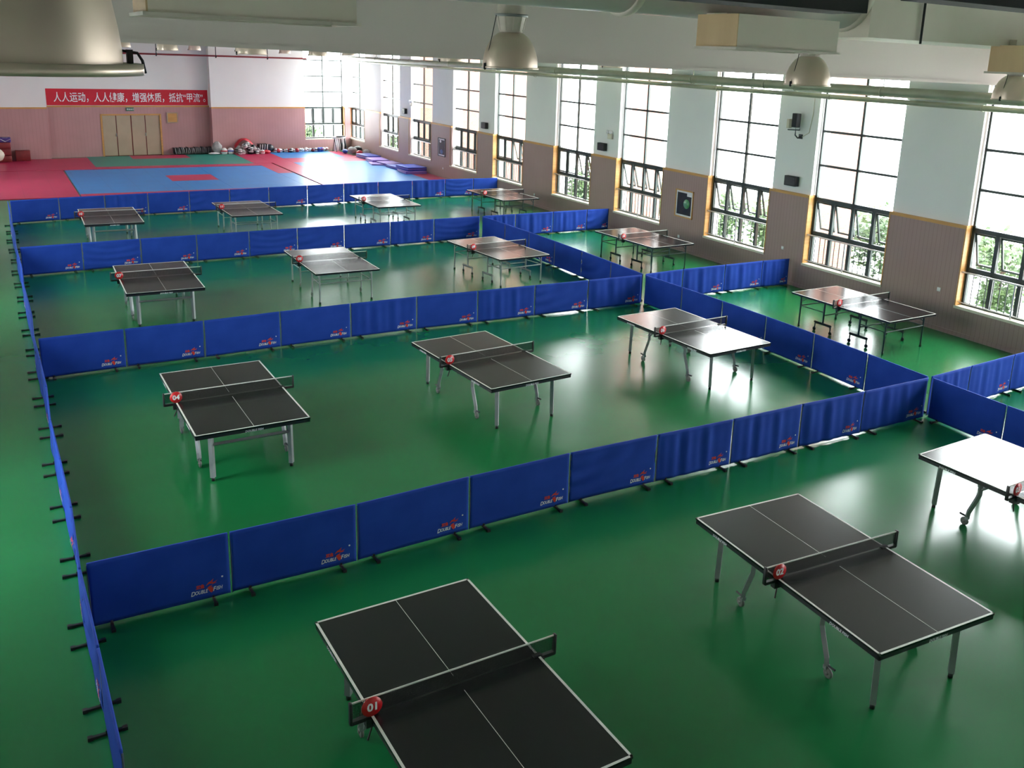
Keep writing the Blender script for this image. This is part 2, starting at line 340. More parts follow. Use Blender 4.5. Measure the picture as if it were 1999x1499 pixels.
# far wall: a recess between x 2.6 and 10.35, a tall window at its right end
def wedge(mb, x0, x1, off, depth, z0, z1, mi=0):     # block that follows the askew far wall
    a, b = far_y(x0) + off, far_y(x1) + off
    vs = [(x0, a, z0), (x1, b, z0), (x1, b + depth, z0), (x0, a + depth, z0), (x0, a, z1), (x1, b, z1), (x1, b + depth, z1), (x0, a + depth, z1)]
    return mb.add(vs, [(0, 3, 2, 1), (4, 5, 6, 7), (0, 1, 5, 4), (1, 2, 6, 5), (2, 3, 7, 6), (3, 0, 4, 7)], mi)
REC0, REC1, REC = 2.62, 10.33, 0.55
FW0, FW1 = 15.5, 17.95
w = MB()
wedge(w, XL, REC0, 0, 1.4, 2.44, CEIL); wedge(w, REC0, REC1, REC, 0.85, 2.5, CEIL); wedge(w, REC1, FW0, 0, 1.4, 2.44, CEIL)
wedge(w, FW0, FW1, 0, 0.5, HEAD, CEIL); wedge(w, FW1, XOUT, 0, 0.5, 2.44, CEIL); wedge(w, FW0, FW1, 0, 0.5, 0, SILL - 0.06)
struct('wall_far', w, WHITEW)
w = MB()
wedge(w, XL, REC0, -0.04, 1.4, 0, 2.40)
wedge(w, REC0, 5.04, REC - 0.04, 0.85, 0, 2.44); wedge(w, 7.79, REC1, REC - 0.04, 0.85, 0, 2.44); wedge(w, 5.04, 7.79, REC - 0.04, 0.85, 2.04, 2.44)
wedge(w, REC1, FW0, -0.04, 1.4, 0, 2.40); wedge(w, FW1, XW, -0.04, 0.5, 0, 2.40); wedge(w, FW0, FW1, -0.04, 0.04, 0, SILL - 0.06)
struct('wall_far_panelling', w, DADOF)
w = MB()
wedge(w, XL, REC0, -0.06, 0.08, 2.40, 2.47); wedge(w, REC0, REC1, REC - 0.06, 0.08, 2.44, 2.51); wedge(w, REC1, FW0, -0.06, 0.08, 2.40, 2.47)
struct('trim_2', w, TRIMM)
# double door of four leaves in the recess
dr = MB(); wedge(dr, 5.04, 7.79, REC + 0.02, 0.05, 0, 2.04); dob = struct('door_1', MB(), DOORM)
dob.data = dr.mesh('door_1', CRATE)
fr = MB(); wedge(fr, 4.97, 5.05, REC - 0.06, 0.2, 0, 2.1); wedge(fr, 7.78, 7.86, REC - 0.06, 0.2, 0, 2.1); wedge(fr, 4.97, 7.86, REC - 0.06, 0.2, 2.03, 2.1)
fr.obj('door_frame', TRIMM, dob)
for k, (a, b) in enumerate(((5.06, 5.67), (5.71, 6.37), (6.42, 7.05), (7.09, 7.77))):
    wedge(MB(), a, b, REC - 0.01, 0.04, 0.02, 2.02).obj('door_leaf', DOORM, dob)
for a in (5.66, 7.06):
    h = MB(); h.tube([(a, far_y(a) + REC - 0.05, 1.0), (a, far_y(a) + REC - 0.05, 1.12)], 0.015); h.box(a - 0.02, a + 0.02, far_y(a) + REC - 0.03, far_y(a) + REC, 0.98, 1.14); h.obj('door_handle', LEGM, dob)

# beams across the hall
for i, y in enumerate((11.8, 22.5, 31.5, 40.6, 49.4)):
    bm_ = MB(); za, zb = (5.75, 5.545) if i == 0 else (5.68, 5.68)
    for d_, lo, hi in ((0.0, 0.04, CEIL), (0.03, 0.0, 0.05)):
        q0, q1 = y - d_, y + 0.45 + d_; top = (lambda z: CEIL) if hi == CEIL else (lambda z: z + hi)
        bm_.add([(XL, q0, za + lo), (XWH, q0, zb + lo), (XWH, q1, zb + lo), (XL, q1, za + lo), (XL, q0, top(za)), (XWH, q0, top(zb)), (XWH, q1, top(zb)), (XL, q1, top(za))],
                [(0, 3, 2, 1), (4, 5, 6, 7), (0, 1, 5, 4), (1, 2, 6, 5), (2, 3, 7, 6), (3, 0, 4, 7)])
    struct('beam_%d' % (i + 1), bm_, BEAMM)

# ------------------------------------------------------------ windows
def window_parts(root, opened, W=2.65):
    """window in its own frame: x = into the wall, y = along it (0..W), z up from the floor"""
    FX = 0.20; T = 0.07; H = W / 2
    li = MB(); li.box(-0.01, 0.30, W - 0.03, W, SILL - 0.06, DADO, 0); li.box(-0.01, 0.30, 0, 0.03, SILL - 0.06, DADO, 0)
    li.obj('lining', TRIMM, root)
    MB().box(-0.03, 0.30, 0, W, SILL - 0.06, SILL).obj('sill', CREAM, root)
    f = MB(); a, b = 0.03, W - 0.03
    for y0, y1 in ((a, a + T), (b - T, b)): f.box(FX, FX + 0.08, y0, y1, SILL, DADO)
    for y0, y1 in ((a, a + 0.055), (b - 0.055, b), (H - 0.035, H + 0.035)): f.box(FX, FX + 0.06, y0, y1, DADO - 0.1, HEAD)
    for z0, z1 in ((SILL, SILL + 0.05), (1.44, 1.56), (2.36, 2.46), (3.27, 3.328), (4.145, 4.203), (5.02, 5.08), (HEAD - 0.05, HEAD)): f.box(FX, FX + 0.08, a, b, z0, z1)
    for q in (0.25, 0.5, 0.75): f.box(FX, FX + 0.08, W * q - 0.045, W * q + 0.045, SILL, 2.4)
    f.obj('window_frame', FRAME, root)
    g = MB(); g.box(FX + 0.037, FX + 0.043, a + T, b - T, 2.46, HEAD - 0.05)
    for q in range(4): g.box(FX + 0.037, FX + 0.043, W * q / 4 + 0.05, W * (q + 1) / 4 - 0.05, SILL + 0.05, 1.44)
    g.obj('window_pane', GLASS, root)
    for q in range(4):
        y0, y1 = W * q / 4 + 0.055, W * (q + 1) / 4 - 0.055
        if q == 0: y0 += 0.04
        if q == 3: y1 -= 0.04
        ang = 0.26 if (opened == 2 or (opened == 1 and q < 2)) else 0.0
        M = Matrix.Translation((FX + 0.06, 0, 2.36)) @ Matrix.Rotation(-ang, 4, 'Y') @ Matrix.Translation((-FX - 0.06, 0, -2.36))
        s = MB(); s.box(FX + 0.03, FX + 0.07, y0, y0 + 0.04, 1.57, 2.35, 0, M); s.box(FX + 0.03, FX + 0.07, y1 - 0.04, y1, 1.57, 2.35, 0, M)
        s.box(FX + 0.03, FX + 0.07, y0, y1, 1.57, 1.61, 0, M); s.box(FX + 0.03, FX + 0.07, y0, y1, 2.31, 2.35, 0, M)
        so = s.obj('sash', SASHM, root)
        MB().box(FX + 0.047, FX + 0.053, y0 + 0.04, y1 - 0.04, 1.61, 2.31, 0, M).obj('sash_pane', GLASS, so)
    r = MB(); r.tube([(0.06, 0.03, 1.46), (0.06, W - 0.03, 1.46)], 0.02); r.tube([(0.06, 0.03, SILL + 0.08), (0.06, W - 0.03, SILL + 0.08)], 0.014)
    r.tube([(0.06, H, SILL - 0.02), (0.06, H, 1.46)], 0.018)
    n = 16
    ro = r.obj('guard_rail', RAILM, root); r = MB()
    for k in range(1, n): r.tube([(0.06, W * k / n, SILL + 0.08), (0.06, W * k / n, 1.46)], 0.011, 5, 0, False)
    r.obj('rail_bars', DARKST, ro)
protos = {}
index_children()
for i, (a, b) in enumerate(WIN_Y):
    kind = 0 if i < 4 else (1 if i in (4, 5) else 2)
    if kind not in protos:
        root = bpy.data.objects.new('window_%d' % (i + 1), None); COL.objects.link(root); root['kind'] = 'structure'
        window_parts(root, kind); protos[kind] = root; index_children()
    else:
        root = copy_tree(protos[kind]); root.name = 'window_%d' % (i + 1)
    root.location = (XW, b, 0)
    if i == 0: root.scale = (1, 2.8 / 2.65, 1)
for i, (a, b) in enumerate(LEFT_Y):
    root = copy_tree(protos[0]); root.name = 'window_%d' % (i + 20); root.location = (XL + 0.03, a, 0); root.rotation_euler = (0, 0, PI); root.scale = (1, (a - b) / 2.65, 1)
root = copy_tree(protos[0]); root.name = 'window_13'
root.scale = (1, (FW1 - FW0) * 1.0098 / 2.65, 1); root.location = (FW1, far_y(FW1), 0); root.rotation_euler = (0, 0, PI / 2 + math.atan(0.14))

# ------------------------------------------------------------ outside
struct('ground_outside', MB().box(XOUT + 0.01, 160, -60, 220, -0.6, -0.5), PAVE)
struct('ground_outside_left', MB().box(-120, XL - 0.8, -60, 220, -0.6, -0.5), PAVE)
for i, y in enumerate((-0.6 + 0.2, 8.95, 17.9, 26.85, 35.95, 45.05)):
    struct('column_%d' % (i + 1), MB().box(XOUT + 0.02, XOUT + (1.7 if i < 5 else 2.8), y - 0.4, y + 0.45, -0.5, CEIL + 1), BRICK)
struct('column_7', MB().box(XOUT + 0.02, XOUT + 2.3, 40.0, 41.2, -0.5, CEIL + 1), BRICK)
def tree(x, y, h, r, seed, label):
    rnd = random.Random(seed); t = thing('leafy_bush', label, 'bush', (x, y, -0.5), 0, 'bushes outside the windows')
    tr = MB(); tr.tube([(0, 0, 0), (0.05, 0.02, h * 0.35), (0.0, 0.06, h * 0.7)], [0.07, 0.05, 0.02], 8)
    for k in range(5):
        a = k * 1.3; tr.tube([(0.03, 0.03, h * (0.3 + 0.07 * k)), (math.cos(a) * r * 0.6, math.sin(a) * r * 0.6, h * (0.5 + 0.08 * k))], [0.025, 0.008], 6)
    tr.obj('trunk', BARK, t)
    cr = MB()
    blobs = [(rnd.uniform(-0.55, 0.55) * r, rnd.uniform(-0.55, 0.55) * r, h * rnd.uniform(0.2, 0.84), rnd.uniform(0.35, 0.6) * r) for _ in range(12)]
    for k in range(2200):
        bx, by, bz, br = rnd.choice(blobs)
        while True:
            p = Vector((rnd.uniform(-1, 1), rnd.uniform(-1, 1), rnd.uniform(-1, 1)))
            if 0.3 < p.length < 1: break
        p = Vector((bx, by, bz)) + p * br; u = Vector((rnd.gauss(0, 1), rnd.gauss(0, 1), rnd.gauss(0, 0.6))).normalized(); w_ = u.orthogonal().normalized()
        s_ = rnd.uniform(0.05, 0.11)
        cr.add([p - u * s_, p - w_ * s_ * 0.5, p + u * s_, p + w_ * s_ * 0.5], [(0, 1, 2, 3)])
    cr.obj('crown', LEAF, t)
tree(20.9, 13.1, 2.7, 1.15, 1, 'leafy bush filling the lower panes of the rightmost window')
tree(21.6, 15.4, 2.9, 1.2, 2, 'leafy bush at the far side of the rightmost window')
tree(21.9, 18, 2.6, 1.1, 3, 'leafy bush in the right half of the second window from the right, beside the brick')
tree(21.3, 21.8, 2, 1.05, 4, 'low bush behind the railings of the third window from the right, near side')
tree(21.4, 24.2, 2, 1.05, 5, 'low bush behind the railings of the third window from the right, far side')
tree(21.6, 27.9, 2.1, 1.1, 6, 'low bush behind the railings of the fourth window from the right')
tree(21.4, 32.8, 2.1, 1.1, 7, 'low bush behind the railings of the fifth window from the right')
tree(21.6, 38.4, 1.9, 1, 8, 'low bush behind the railings of the sixth window from the right')
tree(21, 54.6, 1.9, 1, 9, 'small bush outside the last pair of windows at the far end')
tree(17, 58, 1.8, 1, 10, 'small bush outside the window in the far end wall')

# ------------------------------------------------------------ barriers
FL, FH = 1.40, 0.70
def cloth_disp(kind, x, z):
    """out-of-plane displacement and drop of the top edge of a hanging cloth"""
    u = x / FL + 0.5; v = z / FH
    if kind == 0: d = 0.006 * math.sin(5 * u + 2 * v) * (1 - v * v * 0.6)
    elif kind == 1: d = 1.5 * (0.010 * math.sin(26 * u) + 0.008 * math.sin(43 * u + 1)) * (0.35 + 0.65 * v) * (1 if u < 0.7 else 0.5)
    elif kind == 2: d = 0.012 * math.sin(9 * u - 5 * v) * (1 - v) + 0.014 * math.sin(14 * v * u + 2) * math.exp(-3 * u)
    elif kind == 3:
        rr = math.hypot(u - 0.02, v - 1.0); d = 0.025 * math.sin(19 * rr) * math.exp(-1.2 * rr)
    elif kind == 4: d = 1.5 * (0.012 * math.sin(21 * u + 0.6) + 0.008 * math.sin(37 * u)) * (0.5 + 0.5 * v) * (1 if u < 0.72 else 0.55) - 0.01 * (1 - v)
    else:
        rr = math.hypot(u - 0.5, (v - 1.25) * 1.1); d = 0.018 * math.sin(24 * rr) * math.exp(-0.6 * rr) * (1 - 0.5 * v)
    v = max(0.0, min(1.0, v)); return d * (1 - v ** 5) - 0.012 * math.sin(PI * u) * (1 - v)
W1 = text_mesh('D', 0.098, 0.25, 0, 0.002); W2 = text_mesh('OUBLE', 0.078, 0.25, 0, 0.0018); W3 = text_mesh('F', 0.098, 0.25, 0, 0.002); W4 = text_mesh('ISH', 0.078, 0.25, 0, 0.0018)
CN = text_mesh('双鱼', 0.064, 0.15, 0, 0.0028, 2)
def span(t): xs = [v.x for v in t[0]]; return min(xs), max(xs)
def logo_meshes(kind):
    def LS(x, z): return 0.612 + (x - END[0]) * 0.69, 0.105 + (z - 0.095) * 0.74
    END = [0.73]
    def put(mb, vs, fs, ox, oz, sx=1.0):
        x0 = min(v.x for v in vs)
        out = []
        for v in vs:
            x, z = LS(ox + (v.x - x0) * sx, oz + v.y); out.append((x, cloth_disp(kind, x, z - 0.03) - 0.009, z))
        mb.add(out, fs)
        return ox + (max(v.x for v in vs) - x0) * sx
    lw = MB(); ox = 0.245; oz = 0.095
    e = put(lw, *W1, ox, oz - 0.008, 0.9); e = put(lw, *W2, e - 0.004, oz, 0.80); mid = e
    e = put(lw, *W3, e + 0.075, oz - 0.002, 0.9); e = put(lw, *W4, e - 0.002, oz + 0.004, 0.85)
    rr = 0.011; ex, ez = LS(e, 0.29); lw.add([(ex + rr * math.cos(k * PI / 4), cloth_disp(kind, ex, ez - 0.03) - 0.010, ez + rr * math.sin(k * PI / 4)) for k in range(8)], [tuple(range(8))])
    lr = MB(); put(lr, *CN, ox + 0.075, oz + 0.088, 1.0)
    def poly(pts):
        pts = [LS(x, z) for x, z in pts]; lr.add([(x, cloth_disp(kind, x, z - 0.03) - 0.009, z) for x, z in pts], [tuple(range(len(pts)))])
    cx, cz = mid + 0.035, oz + 0.11
    poly([(cx - 0.07, cz - 0.005), (cx - 0.02, cz + 0.045), (cx + 0.03, cz + 0.055), (cx + 0.012, cz + 0.03), (cx - 0.03, cz + 0.012)])
    poly([(cx - 0.02, cz + 0.03), (cx + 0.02, cz + 0.06), (cx + 0.055, cz + 0.085), (cx + 0.04, cz + 0.045), (cx + 0.01, cz + 0.01)])
    poly([(cx + 0.01, cz + 0.035), (cx + 0.06, cz + 0.03), (cx + 0.115, cz + 0.05), (cx + 0.07, cz + 0.015), (cx + 0.11, cz + 0.01), (cx + 0.03, cz + 0.003)])
    poly([(cx - 0.045, cz - 0.035), (cx - 0.01, cz - 0.02), (cx + 0.03, cz - 0.01), (cx + 0.012, cz - 0.05), (cx - 0.002, cz - 0.12), (cx - 0.025, cz - 0.08)])
    poly([(cx + 0.012, cz - 0.05), (cx + 0.04, cz - 0.04), (cx + 0.045, cz - 0.10), (cx + 0.015, cz - 0.13), (cx - 0.002, cz - 0.11)])
    return lw, lr, e
def cloth_mesh(kind):
    nx, nz = 40, 16; vs = []; fs = []
    for side in (0, 1):
        for j in range(nz + 1):
            for i in range(nx + 1):
                x = -FL / 2 + 0.006 + (FL - 0.012) * i / nx; z = FH * j / nz
                y = cloth_disp(kind, x, z)
                hem = 0.012 * math.sin(PI * (x / FL + 0.5)) * (1 if kind in (2, 3, 5) else 0.3) * (1 - j / nz)
                t = 0.004 if j < nz else 0.012
                vs.append((x, y + (-t if side == 0 else t), 0.03 + z + hem + (0.0 if j < nz else 0.006)))
    n = (nx + 1) * (nz + 1)
    for j in range(nz):
        for i in range(nx):
            a = j * (nx + 1) + i; fs.append((a, a + 1, a + nx + 2, a + nx + 1)); fs.append((n + a, n + a + nx + 1, n + a + nx + 2, n + a + 1))
    for i in range(nx): fs.append((i, n + i, n + i + 1, i + 1)); a = nz * (nx + 1) + i; fs.append((a, a + 1, n + a + 1, n + a))
    for j in range(nz): a = j * (nx + 1); fs.append((a, a + nx + 1, n + a + nx + 1, n + a)); a += nx; fs.append((a, n + a, n + a + nx + 1, a + nx + 1))
    m = MB(); m.add(vs, fs, 0, True); return m
panel_proto = []
for kind in range(6):
    t = thing('barrier_panel', 'x', 'barrier', (0, 0, 0))
    cloth_mesh(kind).obj('cloth', BLUE, t)
    fr = MB()
    for x in (-FL / 2 + 0.008, FL / 2 - 0.008): fr.tube([(x, 0.005, 0.02), (x, 0.005, FH + 0.015)], 0.008, 6)
    fr.tube([(-FL / 2 + 0.01, 0.012, 0.03), (FL / 2 - 0.01, 0.012, 0.03)], 0.008, 6)
    fr.obj('tube_frame', TUBE, t)
    for x in (-FL / 2 + 0.19, FL / 2 - 0.19):
        ft = MB(); ft.box(x - 0.014, x + 0.014, -0.13, 0.13, 0.004, 0.026); ft.box(x - 0.020, x + 0.020, -0.155, -0.115, 0, 0.032); ft.box(x - 0.020, x + 0.020, 0.115, 0.155, 0, 0.032); ft.box(x - 0.012, x + 0.012, -0.015, 0.02, 0.02, 0.05)
        ft.obj('foot', BLACK, t)
    lw, lr, _ = logo_meshes(kind)
    lw.obj('print_lettering', LOGOW, t); lr.obj('print_emblem', LOGOR, t)
    panel_proto.append(t)
index_children()
used = set(); rndp = random.Random(5)
def panel(x0, y0, x1, y1, label, group, kind, logo=True):
    dx, dy = x1 - x0, y1 - y0; L = math.hypot(dx, dy)
    if kind not in used and logo: p = panel_proto[kind]; used.add(kind)
    else:
        src = panel_proto[kind]; p = src.copy(); COL.objects.link(p)
        for ch in KIDS[src.name]:
            if not logo and ch.name.startswith('print'): continue
            c = ch.copy(); COL.objects.link(c); c.parent = p
    p.location = ((x0 + x1) / 2, (y0 + y1) / 2, 0); p.rotation_euler = (0, 0, math.atan2(dy, dx)); p.scale = ((L - 0.012) / FL, 1, 1)
    tag(p, label, 'barrier', group)
def run(joints, kinds, desc, group, nologo=(), frm='left'):
    n = len(joints) - 1
    for i in range(n):
        (x0, y0), (x1, y1) = joints[i], joints[i + 1]
        panel(x0, y0, x1, y1, 'blue barrier panel, %s from the %s end of %s' % (ORD[i], frm, desc), group, kinds[i % len(kinds)], i not in nologo)
A = [(0.42, 9.30), (1.78, 9.30), (3.18, 9.30), (4.64, 9.37), (6.12, 9.41), (7.54, 9.39), (8.90, 9.36), (10.30, 9.36), (11.66, 9.33), (13.25, 9.32)]
B = [(0.42, 17.48), (1.77, 17.53), (3.12, 17.52), (4.55, 17.60), (5.98, 17.64), (7.43, 17.65), (8.84, 17.60), (10.27, 17.57), (11.69, 17.53), (13.22, 17.50)]
C = [(0.44, 25.72), (1.80, 25.82), (3.17, 25.90), (4.57, 25.96), (5.96, 26.01), (7.32, 26.08), (8.71, 26.12), (10.16, 26.18), (11.62, 26.23), (13.22, 26.26)]
D = [(0.44, 33.38), (1.80, 33.60), (3.15, 33.78), (4.49, 33.92), (5.83, 33.98), (7.20, 34.06), (8.62, 34.24), (10.07, 34.36), (11.53, 34.52), (12.95, 34.62), (14.41, 34.68), (15.87, 34.74), (17.12, 34.68), (18.22, 34.60)]
run(A, [0, 0, 0, 0, 3, 1, 1, 4, 1, 4], 'the nearest cross row', 'panels of the nearest cross row')
run(B, [0, 2, 0, 0, 1, 0, 1, 3, 4, 1], 'the second cross row', 'panels of the second cross row')
run(C, [0, 5, 2, 0, 5, 3, 0, 1, 5, 3], 'the third cross row', 'panels of the third cross row')
run(D, [0, 0, 1, 0, 3, 3, 0, 3, 1, 0, 4, 5, 0], 'the farthest cross row by the mats', 'panels of the farthest cross row', (4, 5, 8, 9, 12))
run([(13.35, 9.34), (14.52, 9.40), (15.92, 9.48), (17.3, 9.52)], [1, 1, 4], 'the nearest row by the windows', 'panels of the nearest row by the windows', (0,))
run([(13.36, 17.54), (14.58, 17.62), (15.97, 17.62), (17.28, 17.62), (18.2, 17.56)], [1, 4, 4, 4], 'the second row by the windows', 'panels of the second row by the windows', (0,))
run([(13.37, 26.28), (14.52, 26.26), (15.97, 26.29), (17.34, 26.30), (18.22, 26.26)], [1, 4, 1, 3], 'the third row by the windows', 'panels of the third row by the windows', (0,))
run([(13.29 + 0.10 * math.sin(PI * k / 6), 26.22 - 8.66 * k / 6) for k in range(7)], [0, 2, 0, 0, 3, 0], 'the far lengthwise divider', 'panels of the far lengthwise divider', (0, 3), 'far')
run([(13.29 + 0.12 * math.sin(PI * k / 6), 17.46 - 8.10 * k / 6) for k in range(7)], [0, 0, 2, 0, 0, 2], 'the middle lengthwise divider', 'panels of the middle lengthwise divider', (0, 1, 5), 'far')
run([(13.31, 9.28), (13.27, 7.88), (13.27, 6.48)], [0, 0], 'the near lengthwise divider', 'panels of the near lengthwise divider', (), 'far')
LJ = [(0.385 + 0.02 * math.sin(k * 2.1), 33.25 - 1.413 * k) for k in range(20)]
run(LJ, [0, 2, 0, 5, 0, 3], 'the long left side row', 'panels of the long left side row', (0, 2, 3, 5, 6, 8, 9, 11, 13), 'far')

# ------------------------------------------------------------ table tennis tables
TL, TW, TH = 2.74, 1.525, 0.76
def tabletop(t, thick):
    for s in (-1, 1):
        MB().box(-TW / 2, TW / 2, min(0.002 * s, s * TL / 2), max(0.002 * s, s * TL / 2), TH - 0.022, TH).obj('table_half', TOP, t)
    l = MB(); z0, z1 = TH, TH + 0.0012
    for s in (-1, 1):
        l.box(s * TW / 2 - (0.022 if s > 0 else 0), s * TW / 2 + (0.022 if s < 0 else 0), -TL / 2, TL / 2, z0, z1)
        l.box(-TW / 2, TW / 2, s * TL / 2 - (0.022 if s > 0 else 0), s * TL / 2 + (0.022 if s < 0 else 0), z0, z1)
        l.box(-0.0018, 0.0018, min(s * 0.1, s * TL / 2), max(s * 0.1, s * TL / 2), z0, z1 - 0.0003)
    l.obj('line_marking', LINEM, t)
    a = MB(); zt, zb = TH - 0.022, TH - 0.022 - thick; e = 0.006
    for s in (-1, 1):
        a.box(*sorted((s * (TW / 2 - e), s * (TW / 2 - e - 0.03))), -TL / 2 + e, TL / 2 - e, zb, zt)
        a.box(-TW / 2 + e, TW / 2 - e, *sorted((s * (TL / 2 - e), s * (TL / 2 - e - 0.03))), zb, zt)
    a.box(-TW / 2 + 0.1, TW / 2 - 0.1, -0.05, 0.05, zb, zt)
    ao = a.obj('apron', APRON, t)
    return ao
AP = text_mesh('DOUBLE FISH', 0.040, 0.2, 0, 0.001, 2)
def apron_text(ao):
    x1 = max(v.x for v in AP[0])
    for yc in (1.05, -0.75):
        MB().add([(-TW / 2 + 0.005, yc - v.x, TH - 0.066 + v.y) for v in AP[0]], AP[1]).obj('apron_lettering', LOGOW, ao)
    MB().add([(v.x - x1 / 2, -TL / 2 + 0.005, TH - 0.066 + v.y) for v in AP[0]], AP[1]).obj('apron_lettering', LOGOW, ao)
def caster(t, x, y, r=0.05, name='caster_wheel', m=None, parent=None):
    w = MB(); w.lathe([(0.0, -0.014), (r * 0.7, -0.016), (r, -0.010), (r, 0.010), (r * 0.7, 0.016), (0.0, 0.014)], 16, (x, y, r), 0, 'x')
    w.lathe([(0.0, -0.024), (r * 0.3, -0.024), (r * 0.3, 0.024), (0.0, 0.024)], 10, (x, y, r), 0, 'x')
    return w.obj(name, m or WHEELM, parent if parent is not None else t)
def leg_end(t, x, y, m, w=0.05):
    l = MB(); l.bar([(x, y, TH - 0.06), (x, y + (0.02 if y > 0 else -0.02), 0.05)], w)
    o = l.obj('leg', m, t); f = MB(); f.lathe([(0, 0.0), (0.024, 0.0), (0.024, 0.03), (0.014, 0.055), (0, 0.055)], 10, (x, y + (0.02 if y > 0 else -0.02), 0)); f.obj('leg_foot', BLACK, o)
def netset(t, mirrored=False):
    MB().box(-0.905, 0.905, -0.0015, 0.0015, TH + 0.008, TH + 0.140).obj('net', NETM, t)
    MB().box(-0.905, 0.905, -0.004, 0.004, TH + 0.140, TH + 0.1525).obj('net_tape', TAPE, t)
    for s in (-1, 1):
        p = MB(); x = s * 0.915
        p.rbox(x - 0.012, x + 0.012, -0.02, 0.02, TH - 0.035, TH + 0.155, 0.008); p.box(*sorted((s * 0.74, x)), -0.018, 0.018, TH - 0.04, TH - 0.008)
        p.box(*sorted((s * 0.70, s * 0.80)), -0.03, 0.03, TH - 0.10, TH - 0.022); p.tube([(s * 0.74, 0, TH - 0.1), (s * 0.80, -0.05, TH - 0.19)], 0.008, 6)
        p.box(*sorted((s * 0.70, s * 0.78)), -0.025, 0.025, TH, TH + 0.012)
        p.obj('net_post', BLACK, t)
def number_disc(t, digits, r=0.083, dx=-0.755):
    z = TH + 0.085
    d = MB(); d.lathe([(0, -0.004), (r, -0.004), (r, 0.004), (0, 0.004)], 28, (dx, -0.03, z), 0, 'y'); do = d.obj('number_disc', DISCR, t)
    vs, fs = text_mesh(digits, 0.095, 0, 0, 0.0035); x0 = min(v.x for v in vs); x1 = max(v.x for v in vs); y0 = min(v.y for v in vs); y1 = max(v.y for v in vs)
    k = min(1.0, 0.125 / (x1 - x0)); n = MB(); n.add([(dx + (v.x - (x0 + x1) / 2) * k, -0.0355, z + (v.y - (y0 + y1) / 2)) for v in vs], fs); n.obj('numerals', LOGOW, do)
    MB().tube([(dx, -0.012, TH + 0.1525), (dx, -0.028, z + r)], 0.003, 5).obj('hanger', TAPE, do)
def table_a(t, digits, crossbar, rails, legm=None):
    legm = legm or LEGM; ao = tabletop(t, 0.045)
    apron_text(ao)
    for sy in (-1, 1):
        for sx in (-1, 1): leg_end(t, sx * 0.53, sy * 1.16, legm, 0.055)
        if crossbar: MB().bar([(-0.53, sy * 1.17, 0.52), (0.53, sy * 1.17, 0.52)], 0.035).obj('cross_bar', legm, t)
        MB().bar([(-0.53, sy * 1.14, TH - 0.085), (0.53, sy * 1.14, TH - 0.085)], 0.03).obj('cross_bar', legm, t)
        for sx in (-1, 1):
            x = sx * 0.60; l = MB(); y0 = sy * 0.52
            l.bar([(x, y0, TH - 0.06), (x, y0, 0.50), (x, y0 + sy * 0.035, 0.40), (x, y0 + sy * 0.11, 0.20), (x, y0 + sy * 0.12, 0.115)], 0.046)
            l.bar([(x, y0, 0.56), (x, y0 - sy * 0.16, TH - 0.07)], 0.025)
            l.box(x - 0.028, x + 0.028, y0 + sy * 0.12 - 0.02, y0 + sy * 0.12 + 0.02, 0.09, 0.13)
            lo = l.obj('caster_leg', legm, t)
            caster(t, x + sx * 0.045 if False else x, y0 + sy * 0.15, 0.055, 'caster_wheel', None, lo)
            br = MB(); br.bar([(x, y0 + sy * 0.10, 0.125), (x, y0 + sy * 0.23, 0.135)], 0.02); br.obj('caster_brake', DARKST, lo)
    if rails:
        for sx in (-1, 1):
            r = MB(); r.tube([(sx * 0.53, -1.14, 0.63), (sx * 0.53, 1.14, 0.63)], 0.009, 6); r.tube([(sx * 0.49, -1.14, 0.585), (sx * 0.49, 1.14, 0.585)], 0.009, 6); r.obj('side_rail', DARKST, t)
    c = MB(); c.box(-0.5, 0.5, -0.16, 0.16, TH - 0.10, TH - 0.07); c.bar([(-0.66, -0.12, TH - 0.13), (0.66, -0.12, TH - 0.13)], 0.03); c.bar([(-0.66, 0.12, TH - 0.13), (0.66, 0.12, TH - 0.13)], 0.03); c.obj('fold_carriage', DARKST, t)
    netset(t); number_disc(t, digits)
